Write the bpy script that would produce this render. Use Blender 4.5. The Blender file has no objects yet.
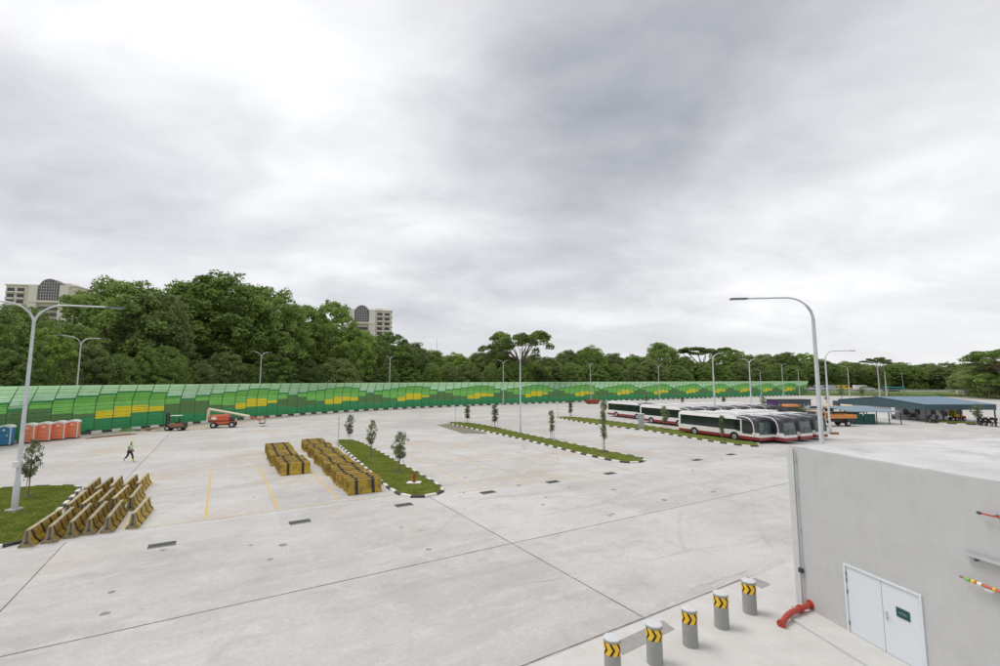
import bpy, bmesh, math, random
import numpy as np
from mathutils import Vector, Matrix, noise
random.seed(7)
R = math.radians
sc = bpy.context.scene
COL = sc.collection

# ------------------------------------------------------------------ survey
# the yard was surveyed from the photograph: a flat ground plane seen by a 16.4 mm lens 7.2 m up
F, CH, HZ, CY = 455.0, 7.2, 379.5, 333.0
PITCH = math.atan((HZ-CY)/F)
cp, sp = math.cos(PITCH), math.sin(PITCH)
def ray(x, y):
    a = (x-500)/F; b = -(y-CY)/F
    return (a, cp-b*sp, sp+b*cp)
def G(x, y, z=0.0):
    r = ray(x, y); t = (z-CH)/r[2]
    return Vector((r[0]*t, r[1]*t, z))
def ZP(x, y, gy):
    r = ray(x, y); return CH + r[2]/r[1]*gy
def XP(x, y, gy):
    r = ray(x, y); return r[0]/r[1]*gy
TH = math.atan(279*cp/F)
AV = Vector((math.cos(TH), math.sin(TH), 0)); BV = Vector((-math.sin(TH), math.cos(TH), 0))
def AB(a, b, z=0.0): return AV*a + BV*b + Vector((0, 0, z))

ORD = ['first','second','third','fourth','fifth','sixth','seventh','eighth','ninth','tenth','eleventh','twelfth','thirteenth','fourteenth','fifteenth','sixteenth','seventeenth','eighteenth','nineteenth','twentieth']
TENS = {20:'twenty',30:'thirty',40:'forty',50:'fifty',60:'sixty'}
def ordw(n):
    if n <= 20: return ORD[n-1]
    t, u = n//10*10, n % 10
    return (TENS[t][:-1]+'ieth') if u == 0 else TENS[t]+'-'+ORD[u-1]

# ------------------------------------------------------------------ materials
def nt(name):
    m = bpy.data.materials.new(name); m.use_nodes = True
    n = m.node_tree.nodes; l = m.node_tree.links
    return m, n, l, n['Principled BSDF']
def math_node(n, op, a=None, b=None, clamp=False):
    x = n.new('ShaderNodeMath'); x.operation = op; x.use_clamp = clamp
    return x
def mat(name, col, rough=0.6, metal=0.0, var=0.12, scale=1.5, bump=0.0, dirt=None, dirt_amt=0.4, spec=0.5, detail=6.0):
    m, n, l, b = nt(name)
    tc = n.new('ShaderNodeTexCoord')
    nz = n.new('ShaderNodeTexNoise'); nz.inputs['Scale'].default_value = scale; nz.inputs['Detail'].default_value = detail
    nz.inputs['Roughness'].default_value = 0.65
    l.new(tc.outputs['Object'], nz.inputs['Vector'])
    rp = n.new('ShaderNodeMapRange'); rp.inputs['From Min'].default_value = 0.3; rp.inputs['From Max'].default_value = 0.7
    rp.inputs['To Min'].default_value = 1-var; rp.inputs['To Max'].default_value = 1+var
    l.new(nz.outputs['Fac'], rp.inputs['Value'])
    mx = n.new('ShaderNodeMix'); mx.data_type = 'RGBA'; mx.blend_type = 'MULTIPLY'; mx.inputs['Factor'].default_value = 1
    mx.inputs['A'].default_value = (*col, 1)
    l.new(rp.outputs['Result'], mx.inputs['B'])
    out = mx.outputs['Result']
    if dirt:
        n2 = n.new('ShaderNodeTexNoise'); n2.inputs['Scale'].default_value = scale*2.3; n2.inputs['Detail'].default_value = 8
        n2.inputs['Roughness'].default_value = 0.7
        l.new(tc.outputs['Object'], n2.inputs['Vector'])
        r2 = n.new('ShaderNodeMapRange'); r2.inputs['From Min'].default_value = 0.48; r2.inputs['From Max'].default_value = 0.68
        r2.inputs['To Max'].default_value = dirt_amt
        l.new(n2.outputs['Fac'], r2.inputs['Value'])
        m2 = n.new('ShaderNodeMix'); m2.data_type = 'RGBA'
        l.new(r2.outputs['Result'], m2.inputs['Factor']); l.new(out, m2.inputs['A']); m2.inputs['B'].default_value = (*dirt, 1)
        out = m2.outputs['Result']
    l.new(out, b.inputs['Base Color'])
    b.inputs['Roughness'].default_value = rough; b.inputs['Metallic'].default_value = metal
    b.inputs['Specular IOR Level'].default_value = spec
    if bump > 0:
        bp = n.new('ShaderNodeBump'); bp.inputs['Strength'].default_value = bump; bp.inputs['Distance'].default_value = 0.02
        n3 = n.new('ShaderNodeTexNoise'); n3.inputs['Scale'].default_value = scale*12; n3.inputs['Detail'].default_value = 4
        l.new(tc.outputs['Object'], n3.inputs['Vector']); l.new(n3.outputs['Fac'], bp.inputs['Height']); l.new(bp.outputs['Normal'], b.inputs['Normal'])
    return m

def leaf_mat(name, dark, light, scale=0.22):
    m, n, l, b = nt(name)
    tc = n.new('ShaderNodeTexCoord'); geo = n.new('ShaderNodeNewGeometry'); oi = n.new('ShaderNodeObjectInfo')
    nz = n.new('ShaderNodeTexNoise'); nz.inputs['Scale'].default_value = scale; nz.inputs['Detail'].default_value = 3
    l.new(tc.outputs['Object'], nz.inputs['Vector'])
    rp = n.new('ShaderNodeMapRange'); rp.inputs['From Min'].default_value = 0.35; rp.inputs['From Max'].default_value = 0.65
    l.new(nz.outputs['Fac'], rp.inputs['Value'])
    a1 = math_node(n, 'MULTIPLY'); l.new(rp.outputs['Result'], a1.inputs[0]); a1.inputs[1].default_value = 0.5
    a2 = math_node(n, 'MULTIPLY'); l.new(geo.outputs['Random Per Island'], a2.inputs[0]); a2.inputs[1].default_value = 0.45
    a3 = math_node(n, 'ADD'); l.new(a1.outputs[0], a3.inputs[0]); l.new(a2.outputs[0], a3.inputs[1])
    a4 = math_node(n, 'MULTIPLY_ADD'); l.new(oi.outputs['Random'], a4.inputs[0]); a4.inputs[1].default_value = 0.45; l.new(a3.outputs[0], a4.inputs[2])
    a5 = math_node(n, 'SUBTRACT'); l.new(a4.outputs[0], a5.inputs[0]); a5.inputs[1].default_value = 0.18; a5.use_clamp = True
    mx = n.new('ShaderNodeMix'); mx.data_type = 'RGBA'; mx.inputs['A'].default_value = (*dark, 1); mx.inputs['B'].default_value = (*light, 1)
    l.new(a5.outputs[0], mx.inputs['Factor'])
    l.new(mx.outputs['Result'], b.inputs['Base Color']); b.inputs['Roughness'].default_value = 0.6; b.inputs['Specular IOR Level'].default_value = 0.25
    tr = n.new('ShaderNodeBsdfTranslucent'); l.new(mx.outputs['Result'], tr.inputs['Color'])
    ms = n.new('ShaderNodeMixShader'); ms.inputs['Fac'].default_value = 0.33
    l.new(b.outputs['BSDF'], ms.inputs[1]); l.new(tr.outputs['BSDF'], ms.inputs[2])
    l.new(ms.outputs['Shader'], n['Material Output'].inputs['Surface'])
    return m

M = {}
M['steel'] = mat('galvanised_steel', (0.54,0.56,0.57), 0.45, 0.35, 0.1, 3)
M['steel_far'] = mat('galvanised_steel_pale', (0.46,0.48,0.47), 0.5, 0.2, 0.08, 2)
M['lamp'] = mat('lamp_housing', (0.13,0.14,0.15), 0.4, 0.3, 0.05)
M['lamp_glass'] = mat('lamp_lens', (0.6,0.6,0.58), 0.2, 0, 0.03)
M['plinth'] = mat('concrete_plinth', (0.42,0.41,0.38), 0.85, 0, 0.2, 4, 0.3)
M['white'] = mat('white_paint', (0.78,0.78,0.76), 0.5, 0, 0.06, 4, dirt=(0.4,0.36,0.3), dirt_amt=0.25)
M['kerb_white'] = mat('kerb_white_paint', (0.74,0.73,0.69), 0.7, 0, 0.1, 5, dirt=(0.4,0.36,0.3), dirt_amt=0.45)
M['kerb_black'] = mat('kerb_black_paint', (0.045,0.044,0.042), 0.7, 0, 0.3, 5, dirt=(0.2,0.18,0.15), dirt_amt=0.4)
M['bark'] = mat('bark', (0.16,0.125,0.095), 0.9, 0, 0.3, 6, 0.4)
M['stake'] = mat('timber_stake', (0.3,0.25,0.19), 0.85, 0, 0.2, 5)
M['soil'] = mat('soil', (0.075,0.06,0.045), 0.95, 0, 0.3, 6, 0.6)
M['rubber'] = mat('rubber', (0.02,0.02,0.021), 0.75, 0, 0.2, 4)
M['black'] = mat('black_paint', (0.02,0.02,0.022), 0.4, 0, 0.1)
M['dark'] = mat('dark_grey_metal', (0.06,0.062,0.065), 0.5, 0.2, 0.2, 3)
M['glass'] = mat('tinted_glass', (0.012,0.02,0.018), 0.08, 0, 0.3, 0.8, spec=0.7)
M['screen'] = mat('windscreen_glass', (0.07,0.10,0.10), 0.07, 0, 0.5, 1.1, spec=0.8)
M['bus_white'] = mat('bus_white_paint', (0.75,0.74,0.72), 0.35, 0, 0.05, 1.5, dirt=(0.45,0.4,0.35), dirt_amt=0.12)
M['bus_red'] = mat('bus_red_paint', (0.27,0.03,0.035), 0.35, 0, 0.1, 2, dirt=(0.25,0.18,0.14), dirt_amt=0.2)
M['bus_orange'] = mat('bus_orange_paint', (0.5,0.13,0.05), 0.35, 0, 0.1, 2)
M['roof_grey'] = mat('bus_roof_grey', (0.6,0.6,0.6), 0.5, 0, 0.1, 2, dirt=(0.3,0.28,0.25), dirt_amt=0.35)
M['pod_dark'] = mat('roof_pod_dark', (0.045,0.05,0.058), 0.4, 0, 0.1, 2)
M['orange'] = mat('toilet_orange', (0.80,0.24,0.12), 0.5, 0, 0.06, 2, dirt=(0.6,0.3,0.2), dirt_amt=0.3)
M['blue'] = mat('toilet_blue', (0.04,0.20,0.40), 0.5, 0, 0.06, 2)
M['pale_roof'] = mat('pale_plastic', (0.72,0.74,0.74), 0.5, 0, 0.05, 2)
M['yellow'] = mat('yellow_paint', (0.72,0.48,0.03), 0.5, 0, 0.12, 3, dirt=(0.3,0.2,0.08), dirt_amt=0.3)
M['machine_orange'] = mat('machine_orange', (0.62,0.12,0.05), 0.5, 0, 0.15, 3, dirt=(0.2,0.1,0.06), dirt_amt=0.3)
M['cream'] = mat('cream_boom_paint', (0.68,0.66,0.48), 0.5, 0, 0.1, 3)
M['rust'] = mat('rusty_brown', (0.3,0.16,0.09), 0.8, 0, 0.2, 3)
M['lorry_orange'] = mat('lorry_orange', (0.68,0.25,0.06), 0.5, 0, 0.1, 2, dirt=(0.35,0.18,0.08), dirt_amt=0.3)
M['red_pipe'] = mat('red_pipe', (0.42,0.05,0.03), 0.5, 0, 0.12, 8, dirt=(0.25,0.08,0.05), dirt_amt=0.4)
M['bollard'] = mat('bollard_grey', (0.30,0.31,0.29), 0.55, 0, 0.06, 5, dirt=(0.22,0.22,0.2), dirt_amt=0.3)
M['bollard_cap'] = mat('bollard_cap', (0.55,0.56,0.57), 0.7, 0, 0.06, 6)
M['refl_yellow'] = mat('reflective_yellow', (0.85,0.52,0.02), 0.35, 0, 0.04, 5)
M['refl_black'] = mat('chevron_black', (0.02,0.010,0.006), 0.4, 0, 0.04, 5)
M['wall'] = mat('painted_render', (0.50,0.50,0.495), 0.85, 0, 0.04, 0.8, 0.12, dirt=(0.40,0.40,0.38), dirt_amt=0.35)
_m = M['wall']; _n = _m.node_tree.nodes; _l = _m.node_tree.links; _b = _n['Principled BSDF']
_tc = _n.new('ShaderNodeTexCoord'); _mp = _n.new('ShaderNodeMapping'); _mp.inputs['Scale'].default_value = (2.2,2.2,0.10); _l.new(_tc.outputs['Object'], _mp.inputs['Vector'])
_z = _n.new('ShaderNodeTexNoise'); _z.inputs['Scale'].default_value = 1.6; _z.inputs['Detail'].default_value = 8; _z.inputs['Roughness'].default_value = 0.7; _l.new(_mp.outputs[0], _z.inputs['Vector'])
_r = _n.new('ShaderNodeMapRange'); _r.inputs['From Min'].default_value = 0.45; _r.inputs['From Max'].default_value = 0.75; _r.inputs['To Min'].default_value = 0; _r.inputs['To Max'].default_value = 0.2; _l.new(_z.outputs['Fac'], _r.inputs['Value'])
_x = _n.new('ShaderNodeMix'); _x.data_type = 'RGBA'; _l.new(_r.outputs['Result'], _x.inputs['Factor']); _l.new(_b.inputs['Base Color'].links[0].from_socket, _x.inputs['A']); _x.inputs['B'].default_value = (0.40,0.395,0.385,1)
_l.new(_x.outputs['Result'], _b.inputs['Base Color'])
M['wall_trim'] = mat('painted_trim', (0.53,0.54,0.54), 0.8, 0, 0.05, 2)
M['roof_white'] = mat('roof_screed', (0.56,0.55,0.545), 0.85, 0, 0.16, 0.28, 0.15, dirt=(0.36,0.355,0.345), dirt_amt=0.85)
M['door'] = mat('door_paint', (0.66,0.70,0.73), 0.45, 0, 0.02, 2)
M['hinge'] = mat('hinge_steel', (0.2,0.21,0.22), 0.4, 0.6, 0.05)
M['sign_green'] = mat('sign_dark_green', (0.01,0.07,0.075), 0.4, 0, 0.03)
M['sign_text'] = mat('sign_lettering', (0.5,0.6,0.58), 0.5, 0, 0.02)
M['grate'] = mat('drain_grate', (0.085,0.088,0.09), 0.7, 0.2, 0.3, 6)
M['plate'] = mat('grey_cover_slab', (0.30,0.29,0.28), 0.8, 0, 0.12, 2, 0.2, dirt=(0.36,0.34,0.31), dirt_amt=0.6)
M['blue_roof'] = mat('blue_metal_roof', (0.11,0.19,0.26), 0.55, 0, 0.08, 0.6)
M['teal'] = mat('teal_fascia', (0.045,0.09,0.105), 0.6, 0, 0.1, 0.6)
M['shed_roof'] = mat('shed_slate_roof', (0.17,0.24,0.29), 0.6, 0, 0.1, 0.6)
M['net'] = mat('green_netting', (0.010,0.07,0.06), 0.8, 0, 0.3, 2)
M['cabin'] = mat('cabin_slate', (0.075,0.08,0.11), 0.6, 0, 0.12, 1.5)
M['purple'] = mat('cabin_purple', (0.09,0.035,0.16), 0.6, 0, 0.1, 1.5)
M['facade'] = mat('cream_facade', (0.70,0.62,0.53), 0.8, 0, 0.06, 0.2)
M['facade_trim'] = mat('pale_facade', (0.78,0.74,0.68), 0.8, 0, 0.06, 0.2)
M['far_glass'] = mat('far_window_glass', (0.06,0.06,0.065), 0.3, 0, 0.3, 0.4)
M['arch_glass'] = mat('arch_glass', (0.10,0.09,0.105), 0.3, 0, 0.2, 0.6)
M['skin'] = mat('skin', (0.25,0.13,0.08), 0.6, 0, 0.05)
M['vest'] = mat('hi_vis_vest', (0.5,0.68,0.42), 0.7, 0, 0.1, 8)
M['trousers'] = mat('dark_trousers', (0.03,0.025,0.035), 0.8, 0, 0.1)
M['boots'] = mat('yellow_boots', (0.55,0.5,0.05), 0.6, 0, 0.1)
M['silver'] = mat('silver_car_paint', (0.45,0.47,0.5), 0.3, 0.3, 0.05)
M['hydrant'] = mat('hydrant_red', (0.35,0.05,0.02), 0.5, 0, 0.1, 8)
M['cabinet'] = mat('cabinet_grey', (0.40,0.42,0.42), 0.5, 0.1, 0.06, 3)
M['turq'] = mat('turquoise_panel', (0.05,0.30,0.30), 0.5, 0, 0.1, 1)
LEAF = [leaf_mat('leaf_deep_green', (0.095,0.140,0.045), (0.300,0.420,0.105)),
        leaf_mat('leaf_fresh_green', (0.110,0.175,0.042), (0.380,0.520,0.110)),
        leaf_mat('leaf_olive_green', (0.110,0.150,0.055), (0.330,0.405,0.135))]
LEAF_YOUNG = leaf_mat('leaf_young_tree', (0.09,0.125,0.065), (0.30,0.36,0.18), 1.5)

# noise barrier paints
def bm_mat(name, c): return mat(name, c, 0.5, 0, 0.10, 0.8, dirt=(c[0]*0.7+0.03, c[1]*0.7+0.02, c[2]*0.7+0.02), dirt_amt=0.4)
NB = [bm_mat('barrier_pale_green', (0.52,0.82,0.50)), bm_mat('barrier_mint', (0.58,0.92,0.62)), bm_mat('barrier_leaf_green', (0.22,0.62,0.12)),
      bm_mat('barrier_bottle_green', (0.035,0.33,0.11)), bm_mat('barrier_olive', (0.11,0.24,0.075)), bm_mat('barrier_yellow', (0.88,0.72,0.02))]
for _m in NB[:2]:      # the tilted upper sheets are translucent acrylic: skylight shines through them
    _n = _m.node_tree.nodes; _l = _m.node_tree.links; _b = _n['Principled BSDF']; _t = _n.new('ShaderNodeBsdfTranslucent')
    _l.new(_b.inputs['Base Color'].links[0].from_socket, _t.inputs['Color']); _x = _n.new('ShaderNodeMixShader'); _x.inputs['Fac'].default_value = 0.6
    _l.new(_b.outputs['BSDF'], _x.inputs[1]); _l.new(_t.outputs['BSDF'], _x.inputs[2]); _l.new(_x.outputs['Shader'], _n['Material Output'].inputs['Surface'])
M['nb_post'] = mat('barrier_post_green', (0.05,0.17,0.075), 0.6, 0, 0.1, 1)

def stripe_mat(name, mode):
    """dirty yellow concrete-barrier paint with black painted bands and bare worn ridge"""
    m, n, l, b = nt(name)
    tc = n.new('ShaderNodeTexCoord'); sx = n.new('ShaderNodeSeparateXYZ'); l.new(tc.outputs['Object'], sx.inputs[0])
    oi = n.new('ShaderNodeObjectInfo')
    if mode == 'two':
        a = math_node(n, 'ABSOLUTE'); l.new(sx.outputs['X'], a.inputs[0])
        s = math_node(n, 'SUBTRACT'); l.new(a.outputs[0], s.inputs[0]); s.inputs[1].default_value = 0.52
        a2 = math_node(n, 'ABSOLUTE'); l.new(s.outputs[0], a2.inputs[0])
        lt = math_node(n, 'LESS_THAN'); l.new(a2.outputs[0], lt.inputs[0]); lt.inputs[1].default_value = 0.10
    else:
        k = math_node(n, 'MULTIPLY_ADD'); l.new(sx.outputs['Z'], k.inputs[0]); k.inputs[1].default_value = 0.55; l.new(sx.outputs['X'], k.inputs[2])
        a = math_node(n, 'MODULO'); k2 = math_node(n, 'ADD'); l.new(k.outputs[0], k2.inputs[0]); k2.inputs[1].default_value = 20.35
        l.new(k2.outputs[0], a.inputs[0]); a.inputs[1].default_value = 1.0
        lt = math_node(n, 'LESS_THAN'); l.new(a.outputs[0], lt.inputs[0]); lt.inputs[1].default_value = 0.24
    nz = n.new('ShaderNodeTexNoise'); nz.inputs['Scale'].default_value = 3.0; nz.inputs['Detail'].default_value = 8; nz.inputs['Roughness'].default_value = 0.7
    nz.noise_dimensions = '4D'; l.new(tc.outputs['Object'], nz.inputs['Vector'])
    w = math_node(n, 'MULTIPLY'); l.new(oi.outputs['Random'], w.inputs[0]); w.inputs[1].default_value = 40; l.new(w.outputs[0], nz.inputs['W'])
    cr = n.new('ShaderNodeValToRGB'); e = cr.color_ramp.elements
    e[0].position = 0.33; e[0].color = (0.15,0.10,0.03,1); e[1].position = 0.62; e[1].color = (0.50,0.345,0.025,1)
    x = cr.color_ramp.elements.new(0.48); x.color = (0.38,0.255,0.03,1)
    l.new(nz.outputs['Fac'], cr.inputs['Fac'])
    mx = n.new('ShaderNodeMix'); mx.data_type = 'RGBA'; l.new(cr.outputs['Color'], mx.inputs['A']); mx.inputs['B'].default_value = (0.04,0.03,0.022,1)
    l.new(lt.outputs[0], mx.inputs['Factor'])
    # bare concrete ridge and foot
    zr = n.new('ShaderNodeMapRange'); zr.inputs['From Min'].default_value = 0.79; zr.inputs['From Max'].default_value = 0.86
    ad = math_node(n, 'MULTIPLY_ADD'); l.new(nz.outputs['Fac'], ad.inputs[0]); ad.inputs[1].default_value = 0.12; l.new(sx.outputs['Z'], ad.inputs[2])
    sb = math_node(n, 'SUBTRACT'); l.new(ad.outputs[0], sb.inputs[0]); sb.inputs[1].default_value = 0.05
    l.new(sb.outputs[0], zr.inputs['Value'])
    zm = math_node(n, 'MULTIPLY'); l.new(zr.outputs['Result'], zm.inputs[0]); zm.inputs[1].default_value = 0.7 if mode != 'two' else 0.12
    m2 = n.new('ShaderNodeMix'); m2.data_type = 'RGBA'; l.new(mx.outputs['Result'], m2.inputs['A']); m2.inputs['B'].default_value = (0.40,0.36,0.27,1)
    l.new(zm.outputs[0], m2.inputs['Factor'])
    tv = n.new('ShaderNodeMapRange'); tv.inputs['To Min'].default_value = 0.72; tv.inputs['To Max'].default_value = 1.18; l.new(oi.outputs['Random'], tv.inputs['Value'])
    m3 = n.new('ShaderNodeMix'); m3.data_type = 'RGBA'; m3.blend_type = 'MULTIPLY'; m3.inputs['Factor'].default_value = 1; l.new(m2.outputs['Result'], m3.inputs['A']); l.new(tv.outputs['Result'], m3.inputs['B'])
    l.new(m3.outputs['Result'], b.inputs['Base Color']); b.inputs['Roughness'].default_value = 0.75
    return m
M['stripe_two'] = stripe_mat('yellow_concrete_two_black_bands', 'two')
M['stripe_diag'] = stripe_mat('yellow_concrete_diagonal_black_bands', 'diag')
M['barrier_end'] = mat('barrier_end_concrete', (0.29,0.24,0.13), 0.85, 0, 0.25, 5, dirt=(0.09,0.07,0.05), dirt_amt=0.5)

# apron concrete
def concrete():
    m, n, l, b = nt('apron_concrete')
    tc = n.new('ShaderNodeTexCoord'); mp = n.new('ShaderNodeMapping'); mp.inputs['Rotation'].default_value = (0, 0, -TH)
    l.new(tc.outputs['Object'], mp.inputs['Vector'])
    def nz(scale, detail, rough, vec=None, sx=None, dist=0):
        t = n.new('ShaderNodeTexNoise'); t.inputs['Scale'].default_value = scale; t.inputs['Detail'].default_value = detail; t.inputs['Roughness'].default_value = rough
        t.inputs['Distortion'].default_value = dist
        if sx:
            q = n.new('ShaderNodeMapping'); q.inputs['Scale'].default_value = sx[:3]; q.inputs['Rotation'].default_value = (0, 0, sx[3]); l.new(mp.outputs[0], q.inputs['Vector']); l.new(q.outputs[0], t.inputs['Vector'])
        else: l.new(mp.outputs[0], t.inputs['Vector'])
        return t.outputs['Fac']
    def rng(v, a, b_, c, d):
        r = n.new('ShaderNodeMapRange'); r.inputs['From Min'].default_value = a; r.inputs['From Max'].default_value = b_; r.inputs['To Min'].default_value = c; r.inputs['To Max'].default_value = d
        l.new(v, r.inputs['Value']); return r.outputs['Result']
    def mixc(f, A, B, mode='MIX'):
        x = n.new('ShaderNodeMix'); x.data_type = 'RGBA'; x.blend_type = mode
        if isinstance(f, float): x.inputs['Factor'].default_value = f
        else: l.new(f, x.inputs['Factor'])
        for s, v in (('A', A), ('B', B)):
            if isinstance(v, tuple): x.inputs[s].default_value = (*v, 1)
            else: l.new(v, x.inputs[s])
        return x.outputs['Result']
    # slab to slab tone
    sep = n.new('ShaderNodeSeparateXYZ'); l.new(mp.outputs[0], sep.inputs[0])
    fx = math_node(n, 'FLOOR'); q = math_node(n, 'MULTIPLY_ADD'); l.new(sep.outputs['X'], q.inputs[0]); q.inputs[1].default_value = 1/8.43; q.inputs[2].default_value = 0.654; l.new(q.outputs[0], fx.inputs[0])
    fy = math_node(n, 'FLOOR'); q2 = math_node(n, 'MULTIPLY_ADD'); l.new(sep.outputs['Y'], q2.inputs[0]); q2.inputs[1].default_value = 1/7.6; q2.inputs[2].default_value = 0.684; l.new(q2.outputs[0], fy.inputs[0])
    cb = n.new('ShaderNodeCombineXYZ'); l.new(fx.outputs[0], cb.inputs[0]); l.new(fy.outputs[0], cb.inputs[1])
    wn = n.new('ShaderNodeTexWhiteNoise'); l.new(cb.outputs[0], wn.inputs['Vector'])
    slab = rng(wn.outputs['Value'], 0, 1, 0.90, 1.07)
    c = mixc(rng(nz(0.12, 5, 0.6), 0.3, 0.7, 0, 1), (0.455,0.440,0.424), (0.615,0.598,0.578))
    c = mixc(1.0, c, slab, 'MULTIPLY')
    # washed streaks (broom finish, tyre sweeps)
    c = mixc(rng(nz(0.35, 6, 0.7, sx=(0.4,1.3,1,0.35), dist=1.2), 0.45, 0.66, 0, 0.55), c, (0.64,0.625,0.61))
    c = mixc(rng(nz(0.30, 7, 0.72, sx=(0.3,1.2,1,-0.5), dist=1.5), 0.53, 0.70, 0, 0.55), c, (0.285,0.28,0.275))
    # tan silt stains, heavier among the bays (b > 26)
    far = rng(sep.outputs['Y'], 20, 32, 0.25, 1.0)
    st = rng(nz(0.16, 8, 0.68, dist=0.5), 0.47, 0.68, 0, 0.8)
    mm = math_node(n, 'MULTIPLY'); l.new(far, mm.inputs[0]); l.new(st, mm.inputs[1])
    c = mixc(mm.outputs[0], c, (0.50,0.395,0.29))
    c = mixc(rng(nz(0.045, 4, 0.6, dist=0.8), 0.5, 0.68, 0, 0.4), c, (0.33,0.325,0.33))
    # mottled wear, pale wash and tyre sweeps
    c = mixc(rng(nz(0.55, 9, 0.74, dist=0.7), 0.50, 0.66, 0, 0.42), c, (0.36,0.345,0.33))
    c = mixc(rng(nz(0.75, 9, 0.74, dist=0.9), 0.52, 0.68, 0, 0.55), c, (0.66,0.655,0.645))
    tm = n.new('ShaderNodeMapping'); tm.inputs['Location'].default_value = (-34, 4, 0); l.new(mp.outputs[0], tm.inputs['Vector'])
    wv = n.new('ShaderNodeTexWave'); wv.wave_type = 'RINGS'; wv.rings_direction = 'SPHERICAL'; wv.inputs['Scale'].default_value = 0.085; wv.inputs['Distortion'].default_value = 1.4; wv.inputs['Detail'].default_value = 3; wv.inputs['Detail Scale'].default_value = 0.3
    l.new(tm.outputs[0], wv.inputs['Vector'])
    tw = rng(wv.outputs['Fac'], 0.985, 1.0, 0, 0.22); tmask = rng(nz(0.11, 4, 0.6), 0.5, 0.62, 0, 1); tq = math_node(n, 'MULTIPLY'); l.new(tw, tq.inputs[0]); l.new(tmask, tq.inputs[1])
    c = mixc(tq.outputs[0], c, (0.25,0.245,0.24))
    # small dark marks
    c = mixc(rng(nz(1.3, 6, 0.75), 0.62, 0.74, 0, 0.6), c, (0.2,0.19,0.18))
    c = mixc(rng(nz(9, 5, 0.7), 0.35, 0.7, 0, 0.45), c, (0.33,0.32,0.31))
    c = mixc(rng(nz(55, 3, 0.7), 0.3, 0.7, 0, 0.16), c, (0.36,0.34,0.32))
    l.new(c, b.inputs['Base Color']); b.inputs['Roughness'].default_value = 0.75; b.inputs['Specular IOR Level'].default_value = 0.35
    bp = n.new('ShaderNodeBump'); bp.inputs['Strength'].default_value = 0.25; bp.inputs['Distance'].default_value = 0.01
    l.new(nz(30, 5, 0.7), bp.inputs['Height']); l.new(bp.outputs['Normal'], b.inputs['Normal'])
    return m
M['concrete'] = concrete()
M['lane_line'] = mat('faded_white_line', (0.60,0.595,0.58), 0.8, 0, 0.1, 2, dirt=(0.49,0.48,0.465), dirt_amt=1.0)
M['bay_line'] = mat('yellow_bay_line', (0.62,0.42,0.09), 0.75, 0, 0.15, 3, dirt=(0.52,0.45,0.33), dirt_amt=0.8)
M['bay_line_faded'] = mat('worn_yellow_bay_line', (0.56,0.45,0.26), 0.8, 0, 0.1, 3, dirt=(0.5,0.48,0.44), dirt_amt=1.0)
M['joint'] = mat('joint_sealant', (0.12,0.11,0.10), 0.8, 0, 0.3, 1.5, dirt=(0.3,0.29,0.27), dirt_amt=0.8)
M['joint_thin'] = mat('thin_joint', (0.30,0.29,0.27), 0.8, 0, 0.3, 1.5, dirt=(0.44,0.43,0.41), dirt_amt=0.9)
M['strip'] = mat('pale_strip_concrete', (0.55,0.535,0.515), 0.8, 0, 0.08, 0.9, 0.15, dirt=(0.50,0.44,0.38), dirt_amt=0.5)
M['grass'] = mat('lawn_grass', (0.15,0.19,0.04), 0.9, 0, 0.35, 0.9, 0.6, dirt=(0.24,0.235,0.08), dirt_amt=0.6)
M['blade'] = leaf_mat('grass_blade', (0.17,0.22,0.035), (0.38,0.42,0.09), 1.2)
M['field'] = mat('field_grass', (0.11,0.16,0.05), 0.95, 0, 0.3, 0.1, dirt=(0.16,0.15,0.07), dirt_amt=0.6)
M['asphalt'] = mat('pale_asphalt', (0.33,0.32,0.31), 0.85, 0, 0.1, 0.3)
M['mud'] = mat('muddy_ground', (0.16,0.15,0.10), 0.9, 0, 0.3, 2, 0.5, dirt=(0.36,0.32,0.26), dirt_amt=0.8)

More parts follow.
